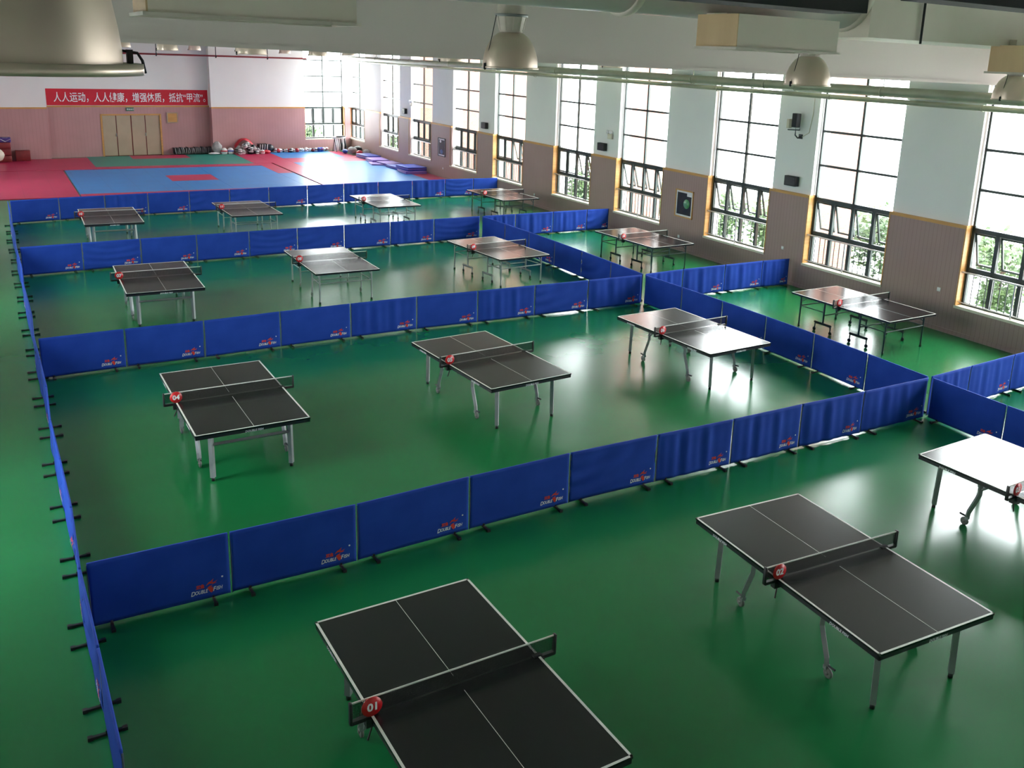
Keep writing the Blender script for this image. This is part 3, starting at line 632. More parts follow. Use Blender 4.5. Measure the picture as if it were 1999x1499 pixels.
def table_b(t, digits, legm, single=False):
    tabletop(t, 0.022)
    for sy in (-1, 1):
        ye = sy * 1.18
        for sx in (-1, 1):
            l = MB(); l.tube([(sx * 0.62, ye, TH - 0.04), (sx * 0.62, ye, 0.03)], 0.019, 8); lo = l.obj('leg', legm, t)
            MB().lathe([(0, 0), (0.026, 0), (0.026, 0.04), (0, 0.04)], 10, (sx * 0.62, ye, 0)).obj('leg_foot', BLACK, lo)
            MB().tube([(sx * 0.62, ye, 0.56), (sx * 0.62, ye - sy * 0.24, TH - 0.04)], 0.011, 6).obj('leg_brace', legm, t)
        MB().tube([(-0.62, ye, 0.47), (0.62, ye, 0.47)], 0.014, 6).obj('cross_bar', legm, t)
        for sx in (-1, 1):
            yp = sy * 0.50; xp = sx * 0.60; p = MB()
            if single:
                p.tube([(xp, yp, TH - 0.04), (xp, yp, 0.14)], 0.019, 8); p.tube([(xp, yp, 0.14), (xp, yp + 0.04, 0.10)], 0.02, 6); po = p.obj('caster_leg', legm, t)
                caster(t, xp, yp + 0.04, 0.055, 'caster_wheel', None, po)
            else:
                p.tube([(xp, yp, TH - 0.04), (xp, yp, 0.20)], 0.021, 8); po = p.obj('caster_leg', legm, t)
                b = MB(); b.bar([(xp, yp - 0.24, 0.20), (xp, yp + 0.24, 0.20)], 0.042)
                for q in (-0.22, 0.22): b.tube([(xp, yp + q, 0.2), (xp, yp + q * 1.02, 0.07)], [0.018, 0.014], 6)
                b.obj('caster_bar', legm, t)
                for q in (-0.22, 0.22): caster(t, xp, yp + q * 1.05, 0.042, 'caster_wheel', BLACK, po)
            MB().tube([(xp, yp, 0.47), (sx * 0.62, ye, 0.47)], 0.012, 6).obj('side_rail', legm, t)
        MB().tube([(-0.60, sy * 0.50, 0.40), (0.60, sy * 0.50, 0.40)], 0.013, 6).obj('cross_bar', legm, t)
    netset(t); number_disc(t, digits)
TABLES = [('01', 2.86, 5.91, 90.5, 'a', 0, 0, 'black table tennis table nearest the camera, cut by the bottom edge, disc 01'),
          ('02', 7.11, 5.81, 86.6, 'a', 0, 0, 'black table tennis table with silver legs and red disc 02'),
          ('03', 11.11, 5.89, 91.7, 'a', 0, 1, 'table tennis table with white glare, cut by the right edge, disc 03'),
          ('04', 2.70, 13.37, 90.3, 'a', 1, 0, 'black table tennis table by the left barriers with red disc 04'),
          ('05', 6.92, 13.34, 93.9, 'a', 0, 0, 'blue-black table tennis table with red disc 05'),
          ('06', 11.28, 13.25, 92.4, 'a', 0, 1, 'table tennis table with white window glare and red disc 06'),
          ('07', 2.90, 21.35, 88.8, 'a', 1, 0, 'dark table tennis table left of its row with red disc 07'),
          ('08', 6.86, 21.65, 89.3, 'b', 1, 0, 'grey-black table tennis table with red disc 08'),
          ('09', 11.38, 21.55, 94.8, 'b', 0, 0, 'shiny table tennis table on double caster bars with red disc 09'),
          ('10', 2.87, 29.61, 88.8, 'a', 1, 0, 'dark table tennis table in the far left bay with red disc 10'),
          ('11', 6.79, 29.80, 90.7, 'b', 1, 0, 'grey-black table tennis table in the far bay with red disc 11'),
          ('12', 11.48, 30.08, 90.5, 'b', 0, 0, 'shiny table tennis table in the far bay with red disc 12'),
          ('13', 16.14, 30.24, 92.5, 'b', 0, 0, 'shiny table tennis table in the far bay nearest the windows, disc 13'),
          ('14', 16.12, 21.40, 92.7, 'b', 0, 0, 'table tennis table in the middle bay beside the window wall, disc 14'),
          ('15', 16.18, 13.33, 91.0, 'b', 0, 0, 'table tennis table in the nearer bay beside the window wall, disc 15')]
for num, x, y, a, kind, f1, f2, lab in TABLES:
    t = thing('table_tennis_table', lab, 'table', (x, y, 0), math.radians(a - 90), 'table tennis tables in the barrier bays')
    if kind == 'a': table_a(t, num, f1, f2)
    else: table_b(t, num, LEGM if x < 15 else DARKST, bool(f1))

# ------------------------------------------------------------ training mats at the far end
def floormat(x0, x1, y0, y1, m, label, z=0.03):
    g = 0.004; x0 += g; x1 -= g; b0 = min(y1 - g, far_y(x0) - 0.07 + (REC if REC0 < x0 and x1 < REC1 else 0)); b1 = min(y1 - g, far_y(x1) - 0.07 + (REC if REC0 < x0 and x1 < REC1 else 0))
    vs = [(x0, y0 + g, 0.001), (x1, y0 + g, 0.001), (x1, b1, 0.001), (x0, b0, 0.001), (x0, y0 + g, z), (x1, y0 + g, z), (x1, b1, z), (x0, b0, z)]
    o = MB().add(vs, [(0, 3, 2, 1), (4, 5, 6, 7), (0, 1, 5, 4), (1, 2, 6, 5), (2, 3, 7, 6), (3, 0, 4, 7)]).obj('training_mat', m); tag(o, label, 'mat', 'foam mats of the training area')
floormat(-2.75, 2.78, 38.45, 46.55, MAT_RED, 'large red foam mat beside the big blue mat')
floormat(-2.75, 4.18, 46.62, 51.5, MAT_RED, 'red foam mat beside the green mat, below the wall corner')
floormat(4.18, 6.13, 47.45, 51.7, MAT_GREEN, 'green foam mat left of the red inset by the doors')
floormat(6.13, 8.83, 47.45, 50.4, MAT_GREEN, 'green foam mat in front of the red inset by the doors')
floormat(8.83, 11.3, 47.45, 52.0, MAT_GREEN, 'green foam mat right of the red inset by the doors')
floormat(6.13, 8.83, 50.4, 51.9, MAT_RED, 'red foam inset in the green mats by the doors')
floormat(4.18, 12.12, 46.6, 47.45, MAT_RED, 'narrow red foam strip between the green and blue mats')
floormat(2.84, 6.57, 39.08, 46.5, MAT_BLUE, 'blue foam mat left of the red centre square')
floormat(6.57, 8.46, 43.8, 46.5, MAT_BLUE, 'blue foam mat behind the red centre square')
floormat(6.57, 8.46, 39.08, 41.9, MAT_BLUE, 'blue foam mat in front of the red centre square')
floormat(6.57, 8.46, 41.9, 43.8, MAT_RED, 'red centre square of the big blue mat')
floormat(8.46, 11.42, 39.08, 46.5, MAT_BLUE, 'blue foam mat right of the red centre square')
floormat(11.42, 12.12, 43.5, 46.6, MAT_RED, 'short red foam strip at the right edge of the blue mat')
floormat(11.42, 12.12, 39.08, 43.5, MAT_BLUE, 'narrow blue foam strip beside the dark gap')
floormat(2.84, 12.12, 38.45, 39.08, MAT_RED, 'narrow red foam border behind the farthest barriers')
floormat(12.22, 13.24, 38.45, 52.1, MAT_RED, 'pale red lengthwise strip right of the dark gap')
floormat(11.3, 12.22, 47.5, 52.1, MAT_RED, 'pale red strip between the green mat and the lengthwise red strip')
floormat(13.24, 16.6, 49.4, 52.4, MAT_BLUE, 'blue foam mat against the gear by the far wall')
floormat(13.24, 17.3, 47.5, 49.4, MAT_RED, 'glaring red strip between the two right blue mats')
floormat(16.6, 17.3, 49.4, 52.4, MAT_RED, 'short red strip in the far right corner')
floormat(13.24, 17.3, 39.5, 47.5, MAT_BLUE, 'big blue foam mat by the windows')
floormat(13.24, 17.3, 38.45, 39.5, MAT_RED, 'red border behind the farthest barriers by the windows')
floormat(17.3, 18.24, 38.45, 50.0, MAT_RED, 'red edge strip along the window wall')

# ------------------------------------------------------------ things on the far wall
bx0, bx1 = 2.66, 10.28
bn = MB(); wedge(bn, bx0, bx1, REC - 0.02, 0.02, 2.53, 3.32)
bo = tag(bn.obj('slogan_banner', BANR), 'long red banner with white Chinese slogan above the doors', 'banner')
vs, fs = text_mesh('人人运动，人人健康，增强体质，抵抗“甲流”。', 0.50, 0, 0, 0.004, 4)
x0 = min(v.x for v in vs); x1 = max(v.x for v in vs); k = (10.16 - 2.98) / (x1 - x0); tx = MB()
tx.add([(2.98 + (v.x - x0) * k, far_y(2.98 + (v.x - x0) * k) + REC - 0.03, 2.735 + v.y) for v in vs], fs); tx.obj('slogan_lettering', LOGOW, bo)
e = MB(); wedge(e, 6.2, 6.56, REC - 0.09, 0.05, 2.25, 2.42); eo = tag(e.obj('exit_sign', GREENS), 'small green exit sign above the double doors', 'sign')
vs, fs = text_mesh('安全出口', 0.085, 0, 0, 0.002, 2); x0 = min(v.x for v in vs)
MB().add([(6.225 + v.x - x0, far_y(6.225 + v.x - x0) + REC - 0.094, 2.305 + v.y) for v in vs], fs).obj('exit_lettering', LOGOW, eo)
nb = MB(); wedge(nb, 8.16, 8.66, REC - 0.08, 0.05, 1.66, 2.14); no = tag(nb.obj('wooden_box', TRIMM), 'small orange wooden box on the wall right of the doors', 'box')
fr = MB(); wedge(fr, 8.13, 8.69, REC - 0.1, 0.02, 1.63, 1.68); wedge(fr, 8.13, 8.69, REC - 0.1, 0.02, 2.12, 2.17); wedge(fr, 8.13, 8.18, REC - 0.1, 0.02, 1.68, 2.12); wedge(fr, 8.64, 8.69, REC - 0.1, 0.02, 1.68, 2.12); fr.obj('box_frame', DOORM, no)
rp = MB(); rp.tube([(XL, far_y(XL) - 0.32, 5.07), (15.6, far_y(15.6) - 0.32, 5.12)], 0.045, 10)
ro = tag(rp.obj('fire_pipe', PIPER), 'thin dark red pipe along the top of the far wall', 'pipe')
for x in (4.6, 7.7, 10.65, 13.4):
    h = MB(); h.tube([(x, far_y(x) - 0.32, 5.0), (x, far_y(x) - 0.32, 5.66)], 0.02, 6); h.lathe([(0.05, -0.03), (0.065, -0.03), (0.065, 0.03), (0.05, 0.03)], 12, (x, far_y(x) - 0.32, 5.085), 0, 'x'); h.obj('pipe_hanger', NEARBLK, ro)

# ------------------------------------------------------------ things on the window wall
SPK = [(45.0, 'black box speaker on the white pier between the two farthest window pairs'), (36.0, 'black box speaker on the pier between fourth and fifth windows from the far end'),
       (26.96, 'black box speaker on the pier below the twin emergency light'), (17.85, 'black box speaker on the pier below the dark wall horn')]
for y, lab in SPK:
    t = thing('wall_speaker', lab, 'speaker', (XWH, y, 2.80), 0, 'box speakers on the window wall')
    MB().rbox(-0.16, -0.02, -0.21, 0.21, -0.13, 0.13, 0.015).obj('speaker_cabinet', BLACK, t)
    MB().box(-0.168, -0.158, -0.19, 0.19, -0.11, 0.11).obj('speaker_grille', GEARB, t)
    MB().box(-0.03, 0.0, -0.05, 0.05, -0.05, 0.05).obj('wall_bracket', DARKST, t)
for y, lab in ((26.55, 'twin emergency light with two lamps on the white pier'), (44.2, 'twin emergency light on the far pier, with small lamps')):
    t = thing('emergency_light', lab, 'light', (XWH, y, 3.26), 0, 'emergency lights on the window wall')
    MB().rbox(-0.08, 0, -0.13, 0.13, -0.16, 0.02, 0.01).obj('battery_box', CREAM, t)
    for s in (-1, 1):
        b = MB(); b.lathe([(0, -0.02), (0.05, -0.02), (0.07, -0.1), (0.0, -0.1)], 12, (-0.02, s * 0.09, 0.08), 0, 'x'); b.obj('lamp_head', GEARW, t)
t = thing('security_camera', 'dark box camera and beige floodlight on a hooked arm, high on the pier', 'camera', (XWH, 17.78, 4.22))
MB().rbox(-0.30, -0.14, -0.10, 0.08, 0.0, 0.36, 0.02).obj('camera_body', NEARBLK, t)
MB().rbox(-0.26, -0.14, 0.20, 0.30, -0.04, 0.20, 0.02).obj('floodlight', CREAM, t)
a = MB(); a.tube([(0, -0.02, -0.24), (-0.10, -0.0, -0.28), (-0.2, 0.0, -0.2), (-0.2, 0.0, 0.02)], 0.02, 8); a.tube([(-0.2, 0.28, -0.08), (-0.2, -0.14, -0.06), (-0.2, -0.14, 0.02)], 0.016, 8); a.box(-0.02, 0, -0.08, 0.05, -0.3, -0.18); a.obj('hooked_arm', DARKST, t)
tag(MB().tube([(-0.012 + XWH, 17.7, 3.98), (-0.012 + XWH, 17.48, 4.1), (-0.012 + XWH, 17.40, 4.6), (-0.012 + XWH, 17.40, 5.6)], 0.010, 6).obj('cable', CREAM), 'thin pale cable running up the pier from the camera', 'cable')
def picture(y0, y1, z0, z1, lab, which):
    t = thing('framed_poster', lab, 'picture', (XW, (y0 + y1) / 2, (z0 + z1) / 2)); w, h = (y1 - y0) / 2, (z1 - z0) / 2
    f = MB()
    for s in (-1, 1): f.box(-0.03, 0, *sorted((s * w, s * (w - 0.035))), -h, h); f.box(-0.03, 0, -w, w, *sorted((s * h, s * (h - 0.035))))
    f.obj('picture_frame', TRIMM if which == 0 else DARKST, t)
    MB().box(-0.012, -0.004, -w + 0.03, w - 0.03, -h + 0.03, h - 0.03).obj('mount', GEARW, t)
    p = MB(); p.box(-0.018, -0.012, -w + 0.09, w - 0.09, -h + 0.09, h - 0.09); p.obj('poster_print', PHOTO1, t)
    s = MB()
    if which == 0:
        s.lathe([(0, -0.024), (1, -0.024), (1, -0.018), (0, -0.018)], 24, (0, 0, 0), 0, 'x')
        s.v = [(x, y * w * 0.34 - w * 0.30, z * h * 0.34 + h * 0.02) for x, y, z in s.v]; s.obj('poster_shape', PHOTOG, t)
        MB().box(-0.021, -0.018, -w + 0.07, -w * 0.30, h * 0.58, h - 0.07).obj('poster_caption', GEARW, t)
    else:
        s.ball((-0.01, 0, -h * 0.48), 0.012, w * 0.6, h * 0.33); s.obj('poster_shape', PHOTOB, t)
        MB().ball((-0.012, w * 0.3, h * 0.62), 0.01, w * 0.32, h * 0.2).obj('poster_caption', GEARW, t)
picture(21.86, 22.72, 1.07, 1.93, 'framed dark poster with a green oval, on the panelling between windows', 0)
picture(40.05, 40.85, 1.0, 1.86, 'framed poster with dark figures and blue base, on the far panelling', 1)
for y, lab in ((12.95, 'small white wall socket low on the panelling by the rightmost window'), (22.45, 'small white wall socket on the panelling below the dark poster'), (31.6, 'small white wall socket on the panelling beside the far barrier bay'),
               (40.3, 'small white wall socket below the far poster'), (17.95, 'small white wall socket just above the second row of barriers')):
    z = 0.95 if y < 20 else 0.45
    o = MB().rbox(XW - 0.015, XW, y - 0.045, y + 0.045, z - 0.045, z + 0.045, 0.006); o.box(XW - 0.018, XW - 0.012, y - 0.012, y + 0.012, z - 0.02, z + 0.02)
    tag(o.obj('wall_socket', GEARW), lab, 'socket', 'wall sockets on the panelling')

# pipes along the top of the window wall
pp = MB(); pp.tube([(17.55, -2.5, 5.27), (17.55, 25, 5.30), (17.55, 52.6, 5.24)], 0.115, 16)
po = tag(pp.obj('air_pipe', PIPEG), 'thick grey-green pipe running below the beams along the window wall', 'pipe')
for y in (6, 10, 14.6, 17.3, 18.4, 21.4, 24.6, 29, 33.5, 38, 42.5, 47):
    h = MB(); h.lathe([(0.117, -0.02), (0.128, -0.02), (0.128, 0.02), (0.117, 0.02)], 16, (17.55, y, 5.28), 0, 'y'); h.tube([(17.55, y, 5.4), (17.55, y, CEIL)], 0.012, 6); h.obj('pipe_hanger', PIPEG, po)
p2 = MB(); p2.tube([(17.82, -2.5, 5.05), (17.82, 25, 5.09), (17.82, 51.5, 5.08)], 0.06, 12)
po2 = tag(p2.obj('water_pipe', PIPEG), 'thinner grey-green pipe running just below the thick pipe', 'pipe')
for y in (8, 12.2, 16.4, 20.6, 25, 31, 36, 41, 46):
    h = MB(); h.lathe([(0.062, -0.02), (0.072, -0.02), (0.072, 0.02), (0.062, 0.02)], 12, (17.82, y, 5.07), 0, 'y'); h.box(17.82, XWH, y - 0.02, y + 0.02, 5.05, 5.09); h.obj('pipe_hanger', PIPEG, po2)

# ------------------------------------------------------------ high bay lamps and ducts
def highbay(name, x, y, z, label, group, s=1.0):
    t = thing(name, label, 'lamp', (x, y, z), 0, group)
    r = MB(); prof = [(0.262, 0.0), (0.261, 0.04), (0.255, 0.09), (0.243, 0.14), (0.224, 0.19), (0.196, 0.24), (0.163, 0.28), (0.128, 0.308), (0.098, 0.322)]
    r.lathe(prof + [(q - 0.006, h - 0.004) for q, h in reversed(prof)], 36); ro_ = r.obj('reflector', LAMPAL, t)
    rim = MB(); rim.lathe([(0.258, -0.012), (0.272, -0.012), (0.272, 0.004), (0.258, 0.004), (0.258, -0.012)], 36); rim.obj('rim', LAMPAL, ro_)
    h = MB(); h.lathe([(0.0, 0.315), (0.105, 0.315), (0.138, 0.46), (0.143, 0.48), (0.133, 0.48), (0.128, 0.66), (0.10, 0.72), (0.0, 0.72)], 24)
    for k in range(10): a_ = k * PI / 5; h.bar([(0.11 * math.cos(a_), 0.11 * math.sin(a_), 0.335), (0.140 * math.cos(a_), 0.140 * math.sin(a_), 0.47)], 0.012)
    h.obj('ballast_housing', LAMPHS, t)
    b = MB(); b.lathe([(0.138, 0.46), (0.158, 0.46), (0.158, 0.485), (0.138, 0.485), (0.138, 0.46)], 20); b.tube([(0, 0, 0.72), (0, 0, CEIL - z)], 0.015, 8); b.obj('suspension_rod', LEGM, t)
    c = MB(); c.tube([(-0.158, 0, 0.47), (-0.21, -0.02, 0.28), (-0.268, 0, -0.005)], 0.004, 5); c.lathe([(0, -0.03), (0.014, -0.02), (0.014, 0.03), (0, 0.035)], 8, (-0.268, 0, 0.0)); c.obj('safety_chain', NEARBLK, t)
    g = MB(); g.ball((0, 0, 0.24), 0.055, 0.055, 0.11, 12, 8); g.obj('bulb', GEARW, t)
    return t
LG = 'high bay lamps hanging from the ceiling'
highbay('high_bay_lamp', 4.32, 8.0, 5.63, 'dome lamp with pale ribbed ballast, hanging at the top centre', LG)
highbay('high_bay_lamp', 8.28, 8.0, 5.55, 'dome lamp hanging just below the long grey duct outlet', LG)
highbay('high_bay_lamp', 12.3, 8.0, 5.43, 'dome lamp at the right edge below the tan duct end', LG)
for y, z, rn in ((17.9, 5.58, 'second'), (26.9, 5.52, 'third'), (35.9, 5.50, 'fourth'), (44.9, 5.42, 'fifth')):
    for x, cn in ((0.3, 'leftmost'), (4.3, 'second from left'), (8.3, 'third from left'), (12.3, 'rightmost')):
        highbay('high_bay_lamp', x, y, z, 'small distant dome lamp behind the beam, %s of the %s lamp row' % (cn, rn), LG)
# the big near lamp, with a flat steel rim and a latch
t = thing('floodlight_lamp', 'large spun aluminium lamp very near, at the top left corner', 'lamp', (0.03, 2.0, 5.69))
prof = [(0.208, 0.0), (0.207, 0.03), (0.203, 0.07), (0.195, 0.12), (0.185, 0.17), (0.168, 0.23), (0.14, 0.29), (0.10, 0.33)]
MB().lathe(prof + [(q - 0.005, h - 0.003) for q, h in reversed(prof)], 48).obj('reflector', LAMPAL, t)
MB().lathe([(0.205, -0.016), (0.243, -0.016), (0.243, 0.004), (0.205, 0.004), (0.205, -0.016)], 48).obj('rim', LAMPAL, t)
l = MB(); l.box(0.216, 0.226, -0.01, 0.01, 0.0, 0.03); l.tube([(0.205, 0, 0.028), (0.235, 0, 0.024), (0.243, 0, 0.01), (0.247, 0, -0.014)], 0.003, 6); l.obj('latch', NEARBLK, t)
h = MB(); h.lathe([(0, 0.32), (0.11, 0.32), (0.12, 0.6), (0, 0.6)], 24); h.tube([(0, 0, 0.6), (0, 0, CEIL - 5.69)], 0.015, 8); h.obj('ballast_housing', LAMPHS, t)

# main supply duct with box outlets
t = thing('supply_duct', 'big grey round duct across the top edge with a boxy section', 'duct', (0, 0, 0))
MB().tube([(-2.8, 6.3, 6.42), (6.9, 6.3, 6.42)], 0.32, 28).obj('round_duct', GALV, t)
MB().box(6.9, 13.5, 5.98, 6.75, 6.03, 6.75).obj('box_duct', DUCT, t)
for x in (2.2, 4.4, 6.88): MB().lathe([(0.32, -0.03), (0.345, -0.03), (0.345, 0.03), (0.32, 0.03)], 28, (x, 6.3, 6.42), 0, 'x').obj('duct_flange', DUCT, t)
for x in (7.6, 10.4): MB().tube([(x, 5.96, 6.0), (x, 5.96, CEIL)], 0.012, 6).obj('duct_hanger', NEARBLK, t)
for x0, x1, zb, zt, lab in ((0.80, 1.97, 5.87, 6.2, 'long grey box outlet of the duct, at the top left'), (4.99, 6.10, 5.855, 6.12, 'grey box outlet with tan end above the middle dome lamp'), (8.86, 10.1, 5.76, 6.04, 'box outlet with tan end cut by the right edge')):
    t = thing('duct_outlet', lab, 'duct', (0, 0, 0), 0, 'box outlets below the duct')
    MB().box(x0 + 0.01, x1, 5.60, 6.08, zb + 0.015, zt).obj('outlet_box', DUCT, t)
    MB().box(x0, x0 + 0.01, 5.60, 6.08, zb + 0.015, zt).obj('outlet_end', TAN, t)
    f = MB(); f.box(x0 - 0.02, x1 + 0.02, 5.575, 5.60, zb, zb + 0.02); f.box(x0 - 0.02, x1 + 0.02, 6.08, 6.105, zb, zb + 0.02); f.box(x0 - 0.02, x0, 5.60, 6.08, zb, zb + 0.02); f.box(x1, x1 + 0.02, 5.60, 6.08, zb, zb + 0.02); f.obj('outlet_flange', LAMPHS, t)
    MB().box(x0 + 0.15, x1 - 0.15, 5.9, 6.3, zt, 6.14 if x0 < 6 else 6.1).obj('outlet_neck', DUCT, t)
o = MB().box(0.45, 1.34, 1.17, 1.25, 5.835, 6.4); tag(o.obj('dark_steel_panel', NEARBLK), 'dark steel panel overhead at the top edge, left of the pair', 'panel', 'dark panels overhead')
o = MB().box(1.52, 2.35, 1.17, 1.25, 5.87, 6.4); tag(o.obj('dark_steel_panel', NEARBLK), 'dark steel panel overhead in the top right corner', 'panel', 'dark panels overhead')

# ------------------------------------------------------------ training gear along the far wall
rg = random.Random(11)
def pad(x, y, tilt, label, group, s=1.0, rz=0.14):
    t = thing('chest_protector', label, 'protector', (x, y, 0.032), rz, group)
    M = Matrix.Rotation(tilt, 4, 'Y')
    b = MB(); b.rbox(-0.034 * s, 0.006 * s, -0.18, 0.18, 0.0, 0.34 * s, 0.012, 0, M, 2); b.obj('padding', GEARB, t)
    MB().rbox(0.007 * s, 0.032 * s, -0.16, 0.16, 0.01, 0.32 * s, 0.008, 0, M, 2).obj('white_shell', GEARW, t)
    return t
for k in range(25):
    x = 8.40 + 0.075 * k; pad(x, far_y(x) + 0.28, rg.uniform(-0.28, 0.1), 'black and white chest protector standing in the row right of the doors', 'chest protectors right of the doors', rg.uniform(0.9, 1.05))
for k in range(4):
    x = 12.62 + 0.13 * k; pad(x, far_y(x) - 0.55, 0.12, 'large black and white shield pad leaning in the row by the heap', 'large shield pads by the heap', 1.5)
def helmet(x, y, z, m, m2, label, group, r=0.13):
    t = thing('head_guard', label, 'helmet', (x, y, z), rg.uniform(0, 6), group)
    s = MB(); s.lathe([(0.0, 2 * r), (r * 0.5, 1.88 * r), (r * 0.87, 1.5 * r), (r, r), (r * 0.95, 0.5 * r), (r * 0.8, 0.0), (r * 0.62, 0.0), (r * 0.7, 0.5 * r)], 14); s.obj('shell', m, t)
    MB().lathe([(r * 1.02, 0.85 * r), (r * 1.07, 0.9 * r), (r * 1.07, 1.2 * r), (r * 0.98, 1.25 * r)], 14).obj('band', m2, t)
tag(MB().ball((10.46, far_y(10.46) - 0.35, 0.36), 0.26, 0.22, 0.335, 14, 10, 0, 0.10, rg).obj('kit_bag', GEARG), 'grey white crumpled kit bag at the wall corner', 'bag')
tag(MB().ball((10.25, far_y(10.25) - 0.55, 0.09), 0.30, 0.15, 0.06, 14, 8, 0, 0.08, rg).obj('cloth_bundle', GEARW), 'flat white cloth bundle at the edge of the green mat', 'cloth')
helmet(10.78, far_y(10.8) - 0.55, 0.032, GEARW, GEARR, 'white head guard with red band beside the grey bag', 'single head guards', 0.17)
helmet(11.12, far_y(11.1) - 0.55, 0.032, GEARW, GEARU, 'white head guard with blue band beside the red-banded one', 'single head guards', 0.17)
# the heap of gear under a red sheet
for k in range(44):
    x = rg.uniform(11.45, 12.6); q = 1 - abs(x - 12.0) / 0.75; y = far_y(x) - rg.uniform(0.5, 0.95); z = 0.032 + (max(0.0, 0.5 * q) * rg.uniform(0.4, 1.0) if k % 3 else 0)
    helmet(x, y, z, rg.choice((GEARW, GEARW, GEARG, GEARB)), rg.choice((GEARB, GEARG, GEARW)), 'small head guard in the black and white gear heap under the red sheet', 'head guards in the big heap', rg.uniform(0.09, 0.13))
rs = MB(); n = 14
vs = []; fs = []
for sd in (0, 1):
    for i in range(n + 1):
        for j in range(6):
            u = i / n; x = 11.4 + 1.15 * u; y = far_y(x) - 0.12 - 0.06 * j; z = 0.42 + 0.42 * math.sin(PI * min(1, u * 1.05)) - 0.004 * j * j + 0.03 * math.sin(9 * u + j) - 0.015 * sd
            vs.append((x, y, z))
m6 = (n + 1) * 6
for i in range(n):
    for j in range(5):
        a = i * 6 + j; fs.append((a, a + 1, a + 7, a + 6)); fs.append((m6 + a, m6 + a + 6, m6 + a + 7, m6 + a + 1))
for i in range(n): fs.append((i * 6, i * 6 + 6, m6 + i * 6 + 6, m6 + i * 6)); a = i * 6 + 5; fs.append((a, m6 + a, m6 + a + 6, a + 6))
rs.add(vs, fs, 0, True); tag(rs.obj('red_sheet', GEARR), 'red vinyl sheet draped over the gear heap', 'sheet')
tag(MB().ball((13.25, far_y(13.2) - 0.4, 0.26), 0.30, 0.22, 0.23, 12, 8, 0, 0.10, rg).obj('kit_bag', GEARB), 'black crumpled kit bag right of the big shield pads', 'bag')
tag(MB().ball((12.95, far_y(12.9) - 0.85, 0.13), 0.28, 0.16, 0.10, 12, 8, 0, 0.08, rg).obj('kit_bag', GEARR), 'flat red bag in front of the big shield pads', 'bag')
helmet(12.75, far_y(12.8) - 1.0, 0.032, GEARW, GEARR, 'white head guard with red band in front of the big shield pads', 'single head guards', 0.12)
for k in range(30):
    x = 13.6 + 0.105 * k + rg.uniform(-0.03, 0.03)
    helmet(x, far_y(x) - rg.uniform(0.45, 0.7), 0.032, rg.choice((GEARW, GEARW, GEARB, GEARW, GEARR, GEARU if x > 16 else GEARW)), rg.choice((GEARB, GEARR, GEARW)), 'small head guard in the long low row along the far wall', 'head guards in the long row', rg.uniform(0.08, 0.125))
# rack with hanging white suits in the corner
t = thing('clothes_rack', 'low rack hung with white suits in the far right corner', 'rack', (17.25, 52.2, 0.032), 0.3)
f = MB()
for x in (-0.35, 0.35): f.tube([(x, -0.2, 0), (x, 0, 0.75)], 0.02, 6); f.tube([(x, 0.2, 0), (x, 0, 0.75)], 0.02, 6)
f.tube([(-0.4, 0, 0.75), (0.4, 0, 0.75)], 0.02, 6); f.obj('rack_frame', DARKST, t)
for k, m in enumerate((GEARW, GEARW, GEARG, GEARB, GEARW, GEARB)):
    x = -0.32 + 0.128 * k; s = MB(); s.tube([(x, -0.02, 0.05 + 0.03 * (k % 2)), (x, -0.06, 0.4), (x, -0.01, 0.72)], [0.075, 0.06, 0.03], 8); s.obj('suit', m, t)
s = MB(); s.rbox(-0.45, 0.3, -0.16, 0.12, 0.74, 0.84, 0.03); s.obj('folded_suits', GEARW, t)
tag(MB().rbox(16.98, 17.5, 51.9, 52.2, 0.885, 0.93, 0.02).obj('folded_belt', GEARB), 'black folded belt bundle on top of the white suit rack', 'belt')
for x, y, r, m, lab in ((17.45, 50.6, 0.26, GEARG, 'grey canvas bag at the foot of the corner window'), (17.85, 50.9, 0.27, GEARB, 'black bag behind the grey canvas bag in the corner'), (17.6, 49.9, 0.18, GEARR, 'red bag in front of the grey canvas bag in the corner'),
                        (17.95, 49.75, 0.22, GEARG, 'grey bag between the corner heap and the folded blue mats'), (17.15, 51.0, 0.16, GEARU, 'small blue bag beside the white suit rack')):
    tag(MB().ball((x, y, 0.034 + r * 0.8), r, r * 1.1, r * 0.8, 12, 8, 0, 0.10, rg).obj('kit_bag', m), lab, 'bag')
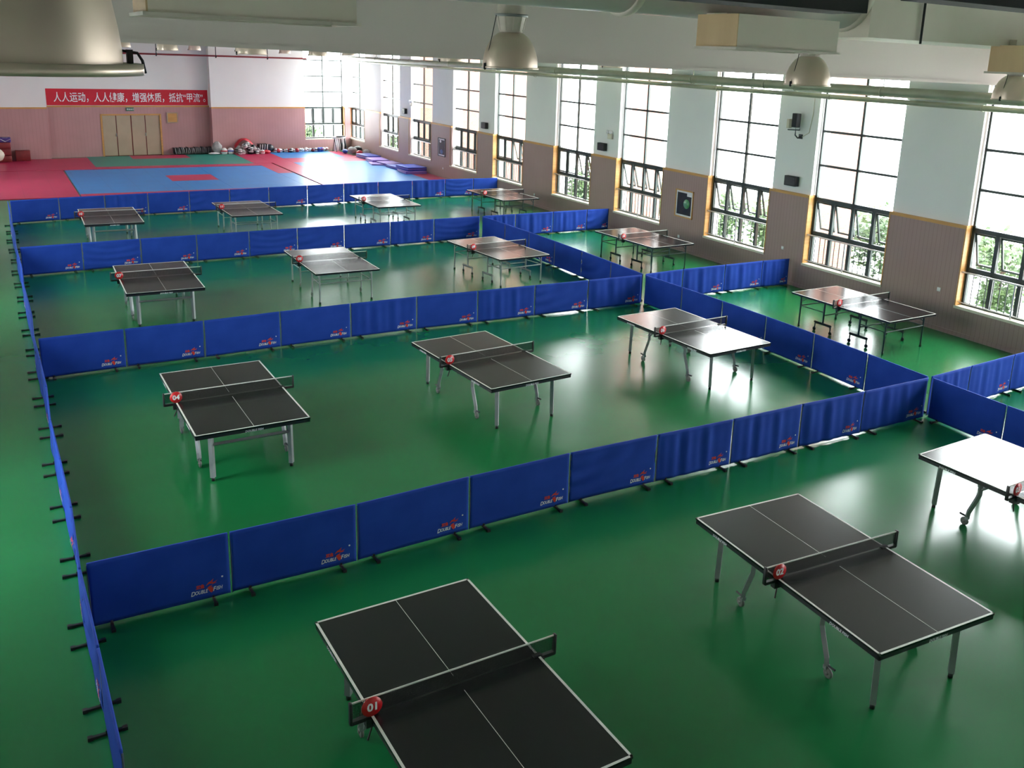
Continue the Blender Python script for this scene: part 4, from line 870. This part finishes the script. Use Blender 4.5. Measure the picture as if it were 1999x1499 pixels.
# folded mats along the window wall
def fold(x, y, z, rz, w, l, hgt, m, lab):
    t = thing('folding_mat', lab, 'mat', (x, y, z), rz, 'folded mats along the window wall'); n_ = 3
    for k in range(n_):
        MB().rbox(-w / 2, w / 2, -l / 2, l / 2, hgt * k / n_, hgt * (k + 1) / n_ - 0.004, 0.02, 0, None, 2).obj('mat_fold', m if k != 1 else VIOLET, t)
for k, (x, y, z, rz, w, l, h, m, lab) in enumerate(((17.65, 48.6, 0.032, 0.06, 0.8, 1.5, 0.20, FOLD, 'folded blue mat nearest the corner heap by the windows'), (17.55, 47.0, 0.032, -0.08, 0.9, 1.4, 0.16, VIOLET, 'folded violet mat second in the line by the windows'),
        (17.7, 45.6, 0.032, 0.10, 0.9, 1.3, 0.12, VIOLET, 'folded violet mat third in the line by the windows'), (17.15, 46.0, 0.032, -0.2, 0.7, 1.2, 0.06, VIOLET, 'thin violet mat lying out on the blue floor mat'),
        (17.65, 44.1, 0.032, 0.05, 0.9, 1.4, 0.12, FOLD, 'folded blue mat fourth in the line by the windows'), (17.6, 42.4, 0.032, -0.1, 1.05, 1.5, 0.13, VIOLET, 'folded violet mat at the near end, under a blue one'),
        (17.6, 42.5, 0.166, 0.05, 1.0, 1.4, 0.17, FOLD, 'folded blue mat lying on the nearest violet one'))):
    fold(x, y, z, rz, w, l, h, m, lab)
# crates and bag at the left
t = thing('storage_crate', 'tall maroon crate stack against the far wall at the left edge', 'crate', (0.2, 50.35, 0.032))
for k in range(3): MB().rbox(-0.75, 0.75, -0.25, 0.3, 0.30 * k, 0.30 * k + 0.285, 0.02).obj('crate_tier', CRATE, t)
tag(MB().rbox(-0.5, 0.98, 50.08, 50.68, 0.936, 1.13, 0.04).obj('folded_cover', PURPLE), 'purple folded cover on top of the maroon crates', 'cover')
tag(MB().add([(0.55, 50.06, 1.08), (0.75, 50.05, 0.96), (0.98, 50.06, 1.08), (0.86, 50.2, 1.138), (0.66, 50.2, 1.138), (0.75, 50.15, 0.98)], [(0, 1, 2, 3, 4), (4, 3, 5), (0, 4, 5, 1), (3, 2, 1, 5)]).obj('white_cloth', GEARW), 'small white cloth hanging over the purple cover', 'cloth')
tag(MB().rbox(1.12, 1.72, 50.35, 50.85, 0.032, 0.50, 0.02).obj('storage_box', CRATE), 'low maroon box right of the crate stack', 'box')
tag(MB().ball((0.05, 49.7, 0.40), 0.62, 0.28, 0.37, 16, 10, 0, 0.05, rg).obj('kit_bag', CREAM), 'beige kit bag in front of the crates at the left edge', 'bag')
tag(MB().ball((0.0, 49.62, 0.72), 0.40, 0.26, 0.11, 14, 8, 0, 0.06, rg).obj('towel', GEARW), 'white towel on the beige kit bag', 'towel')
